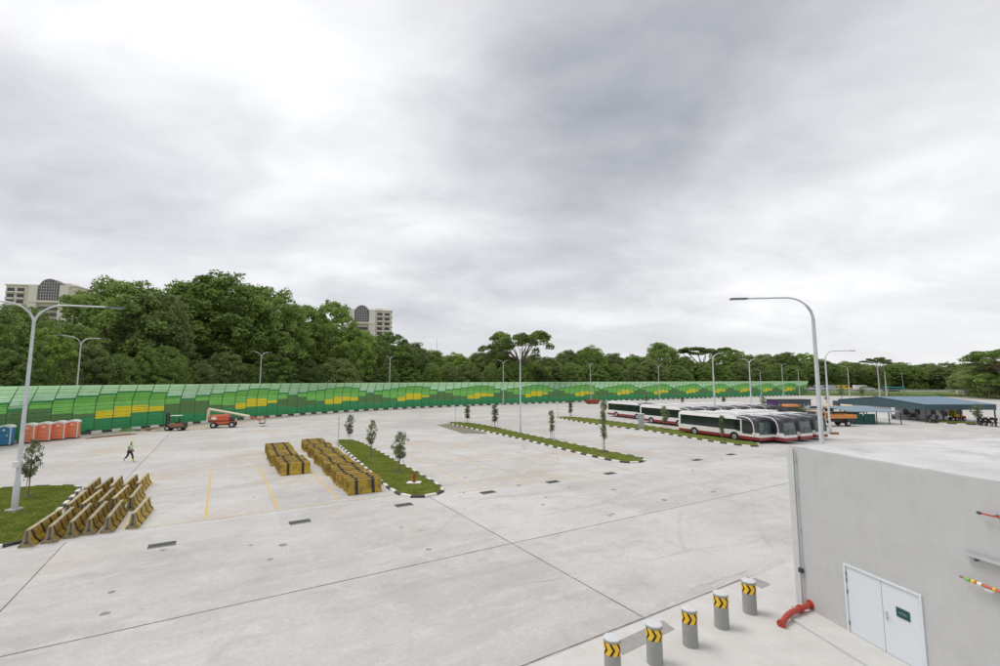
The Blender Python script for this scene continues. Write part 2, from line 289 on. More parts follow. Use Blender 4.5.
# ------------------------------------------------------------------ mesh building
class MB:
    def __init__(s): s.v = []; s.f = []; s.m = []; s.mats = []
    def mi(s, m):
        if m not in s.mats: s.mats.append(m)
        return s.mats.index(m)
    def add(s, vs, fs, m):
        o = len(s.v); s.v += [tuple(v) for v in vs]; k = s.mi(m)
        for f in fs: s.f.append(tuple(i+o for i in f)); s.m.append(k)
    def box(s, c, d, m, rz=0.0, bev=0.0):
        cx, cy, cz = c; dx, dy, dz = d[0]/2, d[1]/2, d[2]/2
        cr, sr = math.cos(rz), math.sin(rz)
        if bev > 0:
            b = min(bev, dx*0.45, dy*0.45, dz*0.45)
            bmx = bmesh.new(); bmesh.ops.create_cube(bmx, size=1)
            for v in bmx.verts: v.co = Vector((v.co.x*2*dx, v.co.y*2*dy, v.co.z*2*dz))
            bmesh.ops.bevel(bmx, geom=list(bmx.edges), offset=b, segments=2, affect='EDGES', profile=0.5)
            bmx.verts.index_update()
            vs = [(cx+v.co.x*cr-v.co.y*sr, cy+v.co.x*sr+v.co.y*cr, cz+v.co.z) for v in bmx.verts]
            fs = [tuple(v.index for v in f.verts) for f in bmx.faces]; bmx.free()
            s.add(vs, fs, m); return s
        vs = []
        for z in (-dz, dz):
            for x, y in ((-dx,-dy),(dx,-dy),(dx,dy),(-dx,dy)):
                vs.append((cx+x*cr-y*sr, cy+x*sr+y*cr, cz+z))
        s.add(vs, [(3,2,1,0),(4,5,6,7),(0,1,5,4),(1,2,6,5),(2,3,7,6),(3,0,4,7)], m); return s
    def prism(s, poly, m, axis='z', lo=0.0, hi=1.0):
        """extrude a closed 2D outline; axis z: (x,y); axis y: (x,z); axis x: (y,z)"""
        def P(p, h):
            if axis == 'z': return (p[0], p[1], h)
            if axis == 'y': return (p[0], h, p[1])
            return (h, p[0], p[1])
        n = len(poly)
        vs = [P(p, lo) for p in poly]+[P(p, hi) for p in poly]
        fs = [tuple(range(n-1,-1,-1)), tuple(range(n, 2*n))]+[(i, (i+1) % n, (i+1) % n+n, i+n) for i in range(n)]
        s.add(vs, fs, m); return s
    def tube(s, pts, r, m, seg=8, cap=True):
        pts = [Vector(p) for p in pts]; rs = r if isinstance(r, (list, tuple)) else [r]*len(pts)
        rings = []; up = Vector((0,0,1)); prev = None
        for i, p in enumerate(pts):
            t = (pts[min(i+1, len(pts)-1)]-pts[max(i-1, 0)]).normalized()
            if prev is None:
                ref = Vector((1,0,0)) if abs(t.z) > 0.9 else up
                nx = t.cross(ref).normalized()
            else:
                nx = (prev - t*prev.dot(t)); nx.normalize()
            prev = nx; ny = t.cross(nx)
            rings.append([p + (nx*math.cos(2*math.pi*k/seg)+ny*math.sin(2*math.pi*k/seg))*rs[i] for k in range(seg)])
        vs = [v for rg in rings for v in rg]; fs = []
        for i in range(len(pts)-1):
            for k in range(seg):
                a = i*seg+k; b2 = i*seg+(k+1) % seg
                fs.append((a, b2, b2+seg, a+seg))
        if cap: fs.append(tuple(range(seg-1,-1,-1))); fs.append(tuple((len(pts)-1)*seg+k for k in range(seg)))
        s.add(vs, fs, m); return s
    def ball(s, c, r, m, seg=12, rings=8, sc3=(1,1,1), zmin=-1.0):
        vs = []; fs = []
        for i in range(rings+1):
            ph = -math.pi/2 + math.pi*i/rings; z = max(math.sin(ph), zmin)
            for k in range(seg):
                a = 2*math.pi*k/seg
                vs.append((c[0]+r*sc3[0]*math.cos(ph)*math.cos(a), c[1]+r*sc3[1]*math.cos(ph)*math.sin(a), c[2]+r*sc3[2]*z))
        for i in range(rings):
            for k in range(seg):
                a = i*seg+k; b2 = i*seg+(k+1) % seg; fs.append((a, b2, b2+seg, a+seg))
        s.add(vs, fs, m); return s
    def build(s, name, parent=None, smooth=False, loc=None, rz=0.0):
        me = bpy.data.meshes.new(name); me.from_pydata(s.v, [], s.f)
        for m in s.mats: me.materials.append(m)
        me.polygons.foreach_set('material_index', s.m)
        if smooth:
            me.polygons.foreach_set('use_smooth', [True]*len(s.f))
        me.validate(); me.update()
        if smooth:
            try: me.set_sharp_from_angle(angle=R(40))
            except Exception: pass
        o = bpy.data.objects.new(name, me); COL.objects.link(o)
        if parent: o.parent = parent
        if loc is not None: o.location = loc
        o.rotation_euler = (0, 0, rz)
        return o

def tag(o, label, cat, group=None):
    o['label'] = label; o['category'] = cat
    if group: o['group'] = group
    return o
def thing(name, label, cat, loc=(0,0,0), rz=0.0, group=None):
    o = bpy.data.objects.new(name, None); COL.objects.link(o); o.empty_display_size = 0.3
    o.location = loc; o.rotation_euler = (0, 0, rz); return tag(o, label, cat, group)
def struct(o): o['kind'] = 'structure'; return o
def stuff(o, label, cat): o['kind'] = 'stuff'; return tag(o, label, cat)
def kids(o): return [c for c in KID.get(o.name, [])]
KID = {}
def reg():
    KID.clear()
    for o in COL.objects:
        if o.parent: KID.setdefault(o.parent.name, []).append(o)
def dup(root, loc, rz=None, label=None, group=None, scale=None):
    r = root.copy(); COL.objects.link(r); r.location = loc
    if rz is not None: r.rotation_euler = (0, 0, rz)
    if scale is not None: r.scale = scale
    if label: r['label'] = label
    if group: r['group'] = group
    for ch in kids(root):
        c = ch.copy(); COL.objects.link(c); c.parent = r
        for g in kids(ch):
            d = g.copy(); COL.objects.link(d); d.parent = c
    return r
def flat(name, poly, z, m, zb=None):
    b = MB(); b.add([(p[0], p[1], z) for p in poly], [tuple(range(len(poly)))], m)
    o = b.build(name); bm = bmesh.new(); bm.from_mesh(o.data); bmesh.ops.recalc_face_normals(bm, faces=bm.faces)
    if bm.faces and bm.faces[0].normal.z < 0: bmesh.ops.reverse_faces(bm, faces=bm.faces)
    bmesh.ops.triangulate(bm, faces=bm.faces); bm.to_mesh(o.data); bm.free(); return o

def resample(pts, n=None, step=None, closed=False):
    pts = [Vector((p[0], p[1], 0)) for p in pts]
    if closed: pts = pts+[pts[0]]
    L = [0]
    for a, b in zip(pts, pts[1:]): L.append(L[-1]+(b-a).length)
    if n is None: n = max(2, int(round(L[-1]/step)))
    out = []
    for i in range(n+(0 if closed else 1)):
        s = L[-1]*i/n; k = 0
        while k < len(L)-2 and L[k+1] < s: k += 1
        t = (s-L[k])/max(1e-9, L[k+1]-L[k]); out.append(pts[k].lerp(pts[k+1], t))
    return out
def smooth_poly(pts, it=2):
    for _ in range(it):
        q = []
        for i in range(len(pts)):
            a, b = pts[i], pts[(i+1) % len(pts)]
            q += [a.lerp(b, 0.25), a.lerp(b, 0.75)]
        pts = q
    return pts

# ------------------------------------------------------------------ ground
ground = struct(flat('ground', [(-690,-290),(690,-290),(690,690),(-690,690)], -0.03, M['field']))

FB = [(-140,470),(-80,456),(-30,446),(3,440.5),(50,436),(100,431.5),(150,427.2),(200,422),(250,417.6),(300,413.6),(350,410.1),(397,407.4),(467,405.2),(525,403.3),(575,401.9),(617,400.6),(654,399.4),(686,398.4),(714,397.6),(740,396.9),(763,396.2),(784,395.6),(808,395)]
# surveyed foot of the barrier, eased into an even curve
wl = [G(*p) for p in FB]
for _ in range(6):
    wl = [wl[0]]+[(wl[i-1]+wl[i]*2+wl[i+1])/4 for i in range(1, len(wl)-1)]+[wl[-1]]
ap = [(-75,-25),(95,-25),(160,60),(240,130),(300,178),(200,188),(150,204)]+[(p.x, p.y) for p in reversed(wl)]
apron = struct(flat('concrete_apron', ap, 0.0, M['concrete']))

def strip_quad(b, p, q, w, z, m):
    d = (q-p); d.z = 0; nrm = Vector((-d.y, d.x, 0)).normalized()*w/2
    b.add([(p.x-nrm.x, p.y-nrm.y, z), (q.x-nrm.x, q.y-nrm.y, z), (q.x+nrm.x, q.y+nrm.y, z), (p.x+nrm.x, p.y+nrm.y, z)], [(0,1,2,3)], m)
def wavy(b, p, q, w, z, m, amp=0.008):
    n = max(2, int((q-p).length/0.9)); d = (q-p).normalized(); nr = Vector((-d.y, d.x, 0)); pts = []
    for i in range(n+1):
        pts.append(p.lerp(q, i/n)+nr*random.uniform(-amp, amp))
    vs = []; fs = []
    for i, c in enumerate(pts):
        ww = w/2*random.uniform(0.75, 1.25)
        vs += [(c.x-nr.x*ww, c.y-nr.y*ww, z), (c.x+nr.x*ww, c.y+nr.y*ww, z)]
        if i: k = 2*i; fs.append((k-2, k, k+1, k-1))
    b.add(vs, fs, m)
jb = MB()
for a, b0, b1, w in ((11.35, 10.24, 28.5, 0.045), (-5.5, 10.3, 28.2, 0.04), (-5.5, 41.2, 84, 0.05), (28.2, 17.6, 27, 0.02)):
    wavy(jb, AB(a, b0), AB(a, b1), w, 0.004, M['joint'])
wavy(jb, AB(-30, 17.6), AB(11.3, 17.6), 0.045, 0.004, M['joint']); wavy(jb, AB(11.4, 17.6), AB(60, 17.3), 0.045, 0.004, M['joint'])
wavy(jb, AB(-30, 10.2), AB(16.9, 10.2), 0.05, 0.004, M['joint'])
for b0, a0, a1 in ((36.2,-3,3.5),(44.2,-5.4,40),(36.0,14,30),(29.4,12.6,31),(62,-5.4,60),(52.5,14,50),(78,6,70),(95,20,90)):
    wavy(jb, AB(a0, b0), AB(a1, b0), 0.05, 0.004, M['joint_thin'])
for a0, b0, b1 in ((3.1,62,90),(19.7,26,70),(28.1,26,70),(36.6,62,98),(20,-5,10)):
    wavy(jb, AB(a0, b0), AB(a0, b1), 0.04, 0.0045, M['joint_thin'])
struct(jb.build('pavement_joint'))
# hairline cracks wandering across the slabs
cb_ = MB(); rc = random.Random(5)
for (pa_, pb_) in (((560,470),(690,480)),((585,575),(515,590)),((700,470),(775,500)),((640,560),(735,545)),((690,590),(745,570)),((520,500),(640,492))):
    A_, B_ = G(*pa_), G(*pb_); n_ = 26; d_ = (B_-A_); nr_ = Vector((-d_.y, d_.x, 0)).normalized(); off = 0; prevp = None
    for i in range(n_+1):
        off += rc.uniform(-.07,.07); q_ = A_.lerp(B_, i/n_)+nr_*off
        if prevp is not None: strip_quad(cb_, prevp, q_, rc.uniform(.006,.013)*max(1,q_.y/22), 0.0055, M['joint_thin'])
        prevp = q_
struct(cb_.build('pavement_crack'))
oil = MB(); om = mat('oil_drip', (0.20,0.19,0.18), 0.6, 0, 0.2, 3, dirt=(0.42,0.41,0.39), dirt_amt=0.9)
for i in range(46):
    if i < 26: c_ = AB(rc.uniform(-4,40), rc.uniform(18,27))
    else: c_ = AB(rc.uniform(-2,32), rc.uniform(30,60))
    if 6.5 < (c_.dot(AV)) < 14.5 and 28 < c_.dot(BV) < 57: continue
    r_o = rc.uniform(.05,.2); pts_ = [(c_.x+r_o*rc.uniform(.6,1.3)*math.cos(a_), c_.y+r_o*rc.uniform(.6,1.3)*math.sin(a_), 0.0065) for a_ in [k*math.pi/6 for k in range(12)]]
    oil.add([(c_.x,c_.y,0.0065)]+pts_, [(0,k,k % 12+1) for k in range(1,13)], om)
struct(oil.build('oil_stain'))
struct_m = MB()
for a0, a1, b0 in ((-30, 10.2, 28.1),):
    wavy(struct_m, AB(a0, b0), AB(a1, b0), 0.12, 0.005, M['lane_line'])
wavy(struct_m, AB(12.6, 25.75), AB(46, 25.75), 0.12, 0.005, M['lane_line'])
struct(struct_m.build('lane_marking'))
yb = MB()
for a in (-0.3, 3.1): wavy(yb, AB(a, 28.9), AB(a, 44), 0.11, 0.005, M['bay_line'], 0.003)
wavy(yb, AB(6.4, 29.2), AB(6.5, 44), 0.11, 0.005, M['bay_line'], 0.003)
wavy(yb, AB(-3.4, 28.7), AB(9.6, 28.7), 0.12, 0.006, M['bay_line_faded'], 0.003)
wavy(yb, AB(-3.7, 28.9), AB(-3.7, 44), 0.11, 0.005, M['bay_line_faded'], 0.003)
for i, a in enumerate((15.0, 18.4, 21.8, 25.2, 28.6)):
    wavy(yb, AB(a, 27.2), AB(a+0.9, 46), 0.11, 0.005, M['bay_line_faded'], 0.003)
wavy(yb, AB(13.3, 27.0), AB(30.5, 27.0), 0.12, 0.006, M['bay_line_faded'], 0.003)
struct(yb.build('bay_marking'))
# pale strip under the bollards
bs = [G(544.8,665), G(645,620.5), G(680,605), G(797,558.8)]
struct(flat('bollard_pavement', [AB(-10,10.12)[:2], AB(20.5,10.12)[:2], AB(20.5,-3)[:2], AB(-10,-3)[:2]], 0.004, M['strip']))

def grate(loc, rz, w, l, lab, first=[None]):
    b = MB(); b.box((0,0,0.007), (w, l, 0.004), M['grate'])
    n = int(w/0.07)
    for i in range(n): b.box((-w/2+0.035+i*w/n, 0, 0.013), (0.035, l-0.06, 0.012), M['dark'])
    for s in (-1, 1): b.box((0, s*(l/2-0.015), 0.014), (w, 0.03, 0.014), M['plinth'])
    return tag(b.build('drain_grate', loc=loc, rz=rz), lab, 'drain grate', 'drain grates along the bays')
GR = [((162,545),'grey drain grate in front of the loose yellow barriers'),
      ((300,522),'grey drain grate between the two yellow bay lines and the long barrier row'),
      ((404,505),'grey drain grate at the rounded tip of the nearest grass island'),
      ((488,492.5),'first drain grate right of the near island beside faded bays'),
      ((553,482),'second drain grate right of the near island beside faded bays'),
      ((610,473.5),'drain grate just before the tip of the middle grass island')]
for (p, lab) in GR: grate(G(*p), TH, 1.0, 0.62, lab)
for (p, lab) in (((697,460),'small dark grate on the open apron left of the far island tip'), ((731,454.5),'small dark grate on the open apron nearest the buses')):
    grate(G(*p), TH, 1.1, 0.6, lab)

def slab(poly, lab, m):
    b = MB(); pl = [G(*p) for p in poly]; c = sum(pl, Vector())/len(pl)
    b.prism([(p.x-c.x, p.y-c.y) for p in pl], m, 'z', 0.005, 0.012)
    return tag(b.build('cover_slab', loc=c), lab, 'cover slab')
slab([(674.5,629.4),(663,620.6),(610,645),(623,655)], 'dull grey cover slab behind the bollards at the joint corner', M['plate'])
slab([(770.9,584.4),(754.8,577.8),(747,581.5),(762,588.6)], 'small grey cover slab beside the farthest bollard', M['plate'])

# ------------------------------------------------------------------ islands
def kerb(pts, closed=True, h=0.14, w=0.22, step=0.85, name='kerb', start=0):
    P = resample(pts, step=step, closed=closed); b = MB(); n = len(P)
    if (n % 2) and closed: P = resample(pts, n=n+1, closed=True); n = len(P)
    rng = range(n) if closed else range(n-1)
    cen = sum(P, Vector())/n
    def nr(i):
        a = P[(i-1) % n] if closed or i > 0 else P[i]; c = P[(i+1) % n] if closed or i < n-1 else P[i]
        t = (c-a).normalized(); return Vector((-t.y, t.x, 0))
    for i in rng:
        j = (i+1) % n; a, c = P[i], P[j]; na, nc = nr(i), nr(j); m = M['kerb_white'] if (i+start) % 2 else M['kerb_black']
        g = (c-a)*0.012; a = a+g; c = c-g
        vs = []
        for z, k in ((0, 0.5), (h-0.02, 0.5), (h, 0.38)):
            vs += [a-na*w*k+Vector((0,0,z)), c-nc*w*k+Vector((0,0,z)), c+nc*w*k+Vector((0,0,z)), a+na*w*k+Vector((0,0,z))]
        fs = []
        for L in (0, 4):
            fs += [(L, L+1, L+5, L+4), (L+1, L+2, L+6, L+5), (L+2, L+3, L+7, L+6), (L+3, L, L+4, L+7)]
        fs.append((8, 9, 10, 11)); b.add(vs, fs, m)
    return struct(b.build(name))
def tri_points(poly, n):
    me = [(p.x, p.y) for p in poly]; xs = [p[0] for p in me]; ys = [p[1] for p in me]; out = []
    while len(out) < n:
        x, y = random.uniform(min(xs), max(xs)), random.uniform(min(ys), max(ys)); c = False
        j = len(me)-1
        for i in range(len(me)):
            if (me[i][1] > y) != (me[j][1] > y) and x < (me[j][0]-me[i][0])*(y-me[i][1])/(me[j][1]-me[i][1])+me[i][0]: c = not c
            j = i
        if c: out.append((x, y))
    return out
def island(px, label, dens=0, step=0.85):
    pts = smooth_poly([G(*p) for p in px], 2)
    g = flat('grass_island', [(p.x, p.y) for p in pts], 0.10, M['grass']); struct(g); g.name = 'island_soil'
    b = MB(); n = dens
    for x, y in tri_points(pts, n):
        h = random.uniform(0.03, 0.075); a = random.uniform(0, math.pi); w = random.uniform(0.02, 0.05)
        dx, dy = math.cos(a)*w, math.sin(a)*w; tx, ty = random.uniform(-.03,.03), random.uniform(-.03,.03)
        b.add([(x-dx, y-dy, 0.098), (x+dx, y+dy, 0.098), (x+tx, y+ty, 0.10+h)], [(0,1,2)], M['blade'])
    if n:
        o = b.build('grass'); stuff(o, label, 'grass')
    kerb(pts, step=step)
island([(334,441.5),(345,440),(358,441.5),(376,450.5),(400,464),(443,488),(443,493),(425,498),(405,497.5),(390,490),(376,478),(355,459)], 'short green grass on the nearest planted island', 42000)
island([(446,423.2),(455,422.2),(482.5,424.8),(523,434.2),(564,442.8),(612,453),(643,458.5),(646,461.5),(628,464.3),(588,456),(540,443.8),(499,434.4),(460,426.4)], 'green grass on the long middle island', 30000)
island([(555,418),(560,416.8),(588,418.2),(650,426.5),(685,431.6),(722,438),(752,442.5),(762,445.2),(757,447.6),(728,444.2),(711.6,441.8),(682,436.9),(650,431.2),(626,428.5),(593,424.4)], 'green grass on the far island beside the buses', 25000)
island([(-90,498),(-40,491),(10,489),(45,487),(74,486.5),(81,488.5),(76,494),(40,530),(30,541),(10,546.5),(-30,552),(-100,556)], 'grass on the island around the big left lamp', 40000)
struct(flat('dirt_patch', [G(*p)[:2] for p in [(436,424.9),(449,423.6),(486,432.6),(487,434),(463,433.6)]], 0.006, M['mud']))
struct(flat('dirt_verge', [G(*p)[:2] for p in [(80,434.5),(100,432.2),(150,427.8),(250,417.9),(330,411.8),(400,407.8),(400,409.2),(320,415),(255,421),(205,430),(150,432.5),(100,437)]], 0.006,
     mat('sandy_verge', (0.40,0.345,0.27), 0.9, 0, 0.15, 0.6, 0.2, dirt=(0.5,0.49,0.47), dirt_amt=0.9)))

# ------------------------------------------------------------------ noise barrier
KEY = [(3,0),(93,4),(234,13),(324,22),(397,31),(467,40),(525,49),(575,58),(617,67),(654,76),(686,85),(714,94),(740,103),(763,112),(784,121),(807,129)]
dense = resample(wl, n=4000); px_of = []
for p in dense:
    d = p.y*cp-CH*sp*-1 if False else (p.y*cp+(0-CH)*sp); px_of.append(500+F*p.x/d)
px_of = np.array(px_of); seg = [0]
for a, b in zip(dense, dense[1:]): seg.append(seg[-1]+(b-a).length)
seg = np.array(seg)
ks = np.array([k for _, k in KEY], float); ss = np.interp([x for x, _ in KEY], px_of, seg)
sp_ = np.diff(ss)/np.diff(ks)
# ease the panel spacing so that all panels stay close to the same width
idx = list(range(-6, 130))
def s_at(k):
    if k < 0: return ss[0]+k*sp_[0]
    return float(np.interp(k, ks, ss))
def p_at(s):
    s = max(0, min(seg[-1], s)); i = int(np.searchsorted(seg, s)); i = max(1, min(len(seg)-1, i))
    t = (s-seg[i-1])/(seg[i]-seg[i-1]); return dense[i-1].lerp(dense[i], t)
POST = {k: p_at(s_at(k)) for k in idx}
WH, ZL, LEAN = 6.35, 4.05, 0.95
def row_cols(k):
    m = (k-4) % 9; typ = ((k-4)//9) % 2
    Ld = [2.6, 2.0, 2.0, 2.6, 4.0, 5.0, 4.2, 3.4, 3.0][m]
    if k == 0: Ld = 5.5
    mid = [8, 8, 8, 8, 6.5, 5.6, 6.0, 7.3, 7.8][m]
    oli = [8, 8, 8, 8.6, 9.6, 10.0, 10.2, 9.3, 8.8][m]
    yl = {0: (7.4, 9.4), 1: (6.5, 9.6) if typ == 0 else (6.2, 9.2), 2: (6.4, 8.6) if typ == 0 else (6.0, 9.2), 3: (7.2, 8.3) if typ == 0 else (6.8, 8.0)}.get(m)
    out = []
    for r in range(26):
        y = (r+0.5)/2
        if y < Ld: c = 0 if y < 2.3 else 1
        elif y < Ld+0.5: c = 3
        elif yl and yl[0] <= y < yl[1]: c = 5
        elif y < mid: c = 2
        elif y < oli: c = 4
        else: c = 3
        out.append(c)
    return out
def prof(t):
    """t: 0 foot .. 1 top, measured along the folded section -> (offset towards the road, z)"""
    L1 = ZL; L2 = math.hypot(WH-ZL, LEAN); s = t*(L1+L2)
    if s <= L1: return (0.0, s)
    q = (s-L1)/L2; return (LEAN*q, ZL+(WH-ZL)*q)
def barrier(k0, k1, label):
    root = thing('noise_barrier', label, 'noise barrier', POST[k0]); o0 = POST[k0]
    TOT = ZL+math.hypot(WH-ZL, LEAN)
    for k in range(k0, k1):
        a, c = POST[k], POST[k+1]; t = (c-a).normalized(); nrm = Vector((t.y, -t.x, 0))   # towards the road
        cols = row_cols(k); b = MB(); w = (c-a).length
        a2 = a+t*0.06; c2 = c-t*0.06
        for r in range(26):
            t1 = 1-r/26.0; t0 = 1-(r+1)/26.0; gap = 0.028/TOT if r % 2 else 0.004/TOT
            (u0, z0), (u1, z1) = prof(t0+gap), prof(t1-0.002)
            if t0 < ZL/TOT < t1: u0, z0 = prof(t0+gap)
            off = 0.05
            vs = []
            for (u, z) in ((u0, z0), (u1, z1)):
                for q in (a2, c2): vs.append(q+nrm*(u+off)-o0+Vector((0,0,z+0.1)))
            for (u, z) in ((u0, z0), (u1, z1)):
                for q in (a2, c2): vs.append(q+nrm*(u-0.0)-o0+Vector((0,0,z+0.1)))
            b.add(vs, [(0,1,3,2)] if cols[r] < 2 else [(0,1,3,2),(4,6,7,5),(0,4,5,1),(2,3,7,6),(0,2,6,4),(1,5,7,3)], NB[cols[r]])
        b.build('panel', root)
    for k in range(k0, k1+(1 if k1 < 60 else 1)):
        if k1 < 60 and k == k1: continue
        p = POST[k]; t = (POST[min(k+1, 129)]-POST[max(k-1, -6)]).normalized(); nrm = Vector((t.y, -t.x, 0)); b = MB()
        pr = [(-0.12, 0.0), (-0.12, ZL), (LEAN-0.08, WH+0.12), (LEAN+0.06, WH+0.1), (0.075, ZL-0.02), (0.075, 0.0)]
        vs = []
        for s in (-0.04, 0.04):
            for (u, z) in pr: vs.append(p+nrm*u+t*s-o0+Vector((0,0,z+0.02)))
        n = 6; fs = [tuple(range(n)), tuple(range(2*n-1, n-1, -1))]+[(i, i+n, (i+1) % n+n, (i+1) % n) for i in range(n)]
        b.add(vs, fs, M['nb_post']); b.build('post', root)
    b = MB()
    for k in range(k0, k1):
        a, c = POST[k], POST[k+1]; t = (c-a).normalized(); nrm = Vector((t.y, -t.x, 0)); q = [a-o0, c-o0]; vs = []
        for z in (0.0, 0.11):
            for s in (-0.2, 0.14):
                for pp in q: vs.append(pp+nrm*s+Vector((0,0,z)))
        b.add(vs, [(0,1,5,4),(2,6,7,3),(4,5,7,6),(0,4,6,2),(1,3,7,5)], M['plinth'])
    b.build('footing', root)
barrier(-6, 33, 'curved run of tall green noise barrier with yellow blocks, nearest the toilets')
barrier(33, 129, 'long straight run of green noise barrier with yellow blocks receding behind the buses')
kp = []
for k in range(-6, 130):
    t = (POST[min(k+1, 129)]-POST[max(k-1, -6)]).normalized(); kp.append(POST[k]+Vector((t.y, -t.x, 0))*1.15)
kerb([p for p in kp if p.x > -57.5], closed=False, h=0.34, w=0.5, step=1.3, name='kerb')

# ------------------------------------------------------------------ jersey barriers
def jersey(L, m, endm):
    b = MB(); pr = [(-0.27,0),(-0.27,0.09),(-0.15,0.28),(-0.075,0.86),(0.075,0.86),(0.15,0.28),(0.27,0.09),(0.27,0)]
    n = 8; vs = [(-L/2, y, z) for y, z in pr]+[(L/2, y, z) for y, z in pr]
    b.add(vs, [(i, (i+1) % n, (i+1) % n+n, i+n) for i in range(n)], m)
    b.add(vs, [tuple(range(n)), tuple(range(2*n-1, n-1, -1))], endm)
    for s in (-1, 1): 
        b.box((s*(L/2+0.008), 0, 0.47), (0.02, 0.045, 0.62), M['dark'])
        b.box((s*(L/2+0.010), 0, 0.22), (0.022, 0.16, 0.05), M['dark'])
    return b
j4 = jersey(3.7, M['stripe_diag'], M['barrier_end']).build('concrete_barrier')
j2 = jersey(2.1, M['stripe_two'], M['stripe_two']).build('concrete_barrier')
ang4 = math.atan2(BV.y, BV.x)
cnt = 0; rows = ('front', 'middle', 'back')
colw = ('leftmost', 'second from the left', 'middle', 'second from the right', 'rightmost')
for r in range(3):
    for c in range(5):
        a = -6.75+0.63*c+0.06*r+(0.22 if r == 1 else 0)+random.uniform(-.07,.07); bb = 30.2+4.2*r+random.uniform(-.3,.3)+0.15*c*(1 if r == 0 else .4)
        o = j4 if cnt == 0 else j4.copy()
        if cnt: COL.objects.link(o)
        o.location = AB(a, bb); o.scale = (1,1,.84); o.rotation_euler = (0, 0, ang4+R(random.uniform(-2.2,2.2))-R(1.5)); cnt += 1
        tag(o, 'yellow-black concrete barrier, %s in the %s row of the loose cluster' % (colw[c], rows[r]), 'concrete barrier', 'loose concrete barriers beside the left island')
o = j4.copy(); COL.objects.link(o); o.scale = (1,1,.84); o.location = AB(-3.2, 30.7); o.rotation_euler = (0, 0, ang4-R(3))
tag(o, 'yellow and black concrete barrier standing apart on the right of the loose cluster', 'concrete barrier', 'loose concrete barriers beside the left island')
first = True
def putj2(a, b, lab, grp, z=0, jr=1.0):
    global first
    o = j2 if first else j2.copy()
    if not first: COL.objects.link(o)
    first = False
    o.location = AB(a, b, z); o.rotation_euler = (0, 0, TH+R(random.uniform(-jr, jr))); tag(o, lab, 'concrete barrier', grp)
nm = ('front', 'middle', 'rear')
for g_, (bb, aa, nn) in enumerate(((38.7,5.2,7),(43.35,5.0,7),(48.0,5.15,7))):
    for i in range(nn):
        putj2(aa+random.uniform(-.05,.05), bb+0.60*i, 'mustard concrete barrier with two black bands, %s of the %s bunch in the short row' % (ORD[i], nm[g_]), 'short row of packed concrete barriers')
for i in range(38):
    putj2(8.1+0.6*i/38+random.uniform(-.09,.09)+0.12*math.sin(i*0.9), 30.1+0.625*i, 'mustard concrete barrier with two black bands, %s from the front of the long packed row' % ordw(i+1), 'long row of packed concrete barriers', 0, 1.6)

# ------------------------------------------------------------------ bollards
def bollard():
    t = thing('bollard', 'x', 'bollard', group='grey bollards in a row by the building')
    b = MB(); rr = 0.20; H_ = 0.95
    b.tube([(0,0,0.005),(0,0,H_-0.02)], rr, M['bollard'], 28); b.build('post', t, True)
    c = MB(); c.tube([(0,0,H_-0.02),(0,0,H_+0.006),(0,0,H_+0.012)], [rr+0.004, rr+0.004, rr-0.012], M['bollard_cap'], 28); c.build('cap', t, True)
    s = MB(); seg = 40; z0, z1 = 0.61, 0.88; r1 = rr+0.003
    vs = []; fs = []
    for k in range(seg+1):
        a = 2*math.pi*k/seg
        for z in (z0, z1): vs.append((r1*math.cos(a), r1*math.sin(a), z))
        if k: fs.append((2*k-2, 2*k, 2*k+1, 2*k-1))
    s.add(vs, fs, M['refl_yellow'])
    # chevrons > > wrapped round the band
    r2 = r1+0.002; zc = (z0+z1)/2; hh = (z1-z0)/2
    per = 2*math.pi/7
    for q in range(7):
        base = q*per
        for sgn in (-1, 1):
            vs = []; fs = []; NW = 5
            for i in range(7):
                f = i/6; ang = base+f*0.40; z = zc+sgn*hh*(1-f)
                for j in range(NW+1): a_ = ang+0.30*j/NW; vs.append((r2*math.cos(a_), r2*math.sin(a_), z))
                if i:
                    for j in range(NW):
                        k = (i-1)*(NW+1)+j; q4 = (k, k+1, k+NW+2, k+NW+1); fs.append(q4 if sgn < 0 else tuple(reversed(q4)))
            s.add(vs, fs, M['refl_black'])
    s.build('reflective_band', t)
    return t
bo = bollard(); reg()
BL = [('nearest bollard, cut by the lower edge, of the five grey ones with yellow chevrons',(613,679)),('second nearest grey bollard with yellow chevron band, in front of the long cover slab',(655,663)),
      ('third grey bollard with yellow chevron band, middle of the five',(690.5,645)),('fourth grey bollard with yellow chevron band, second nearest the building',(722,627)),
      ('farthest grey bollard with yellow chevron band, nearest the red pipe and building corner',(750,612.5))]
for i, (lab, p) in enumerate(BL):
    q = G(*p); rz = math.atan2(-q.y, -q.x)+R(-20)
    if i == 0: bo.location = q; bo.rotation_euler = (0,0,rz); bo['label'] = lab
    else: dup(bo, q, rz, lab)

# ------------------------------------------------------------------ building at the right
C0 = Vector((9.62, 15.45, 0)); WV = Vector((0.204, -0.979, 0)).normalized(); NV = Vector((-WV.y, WV.x, 0))  # NV to the right/away
rzb = math.atan2(WV.y, WV.x)   # local x runs along the wall towards the camera, local -y... is +NV reversed
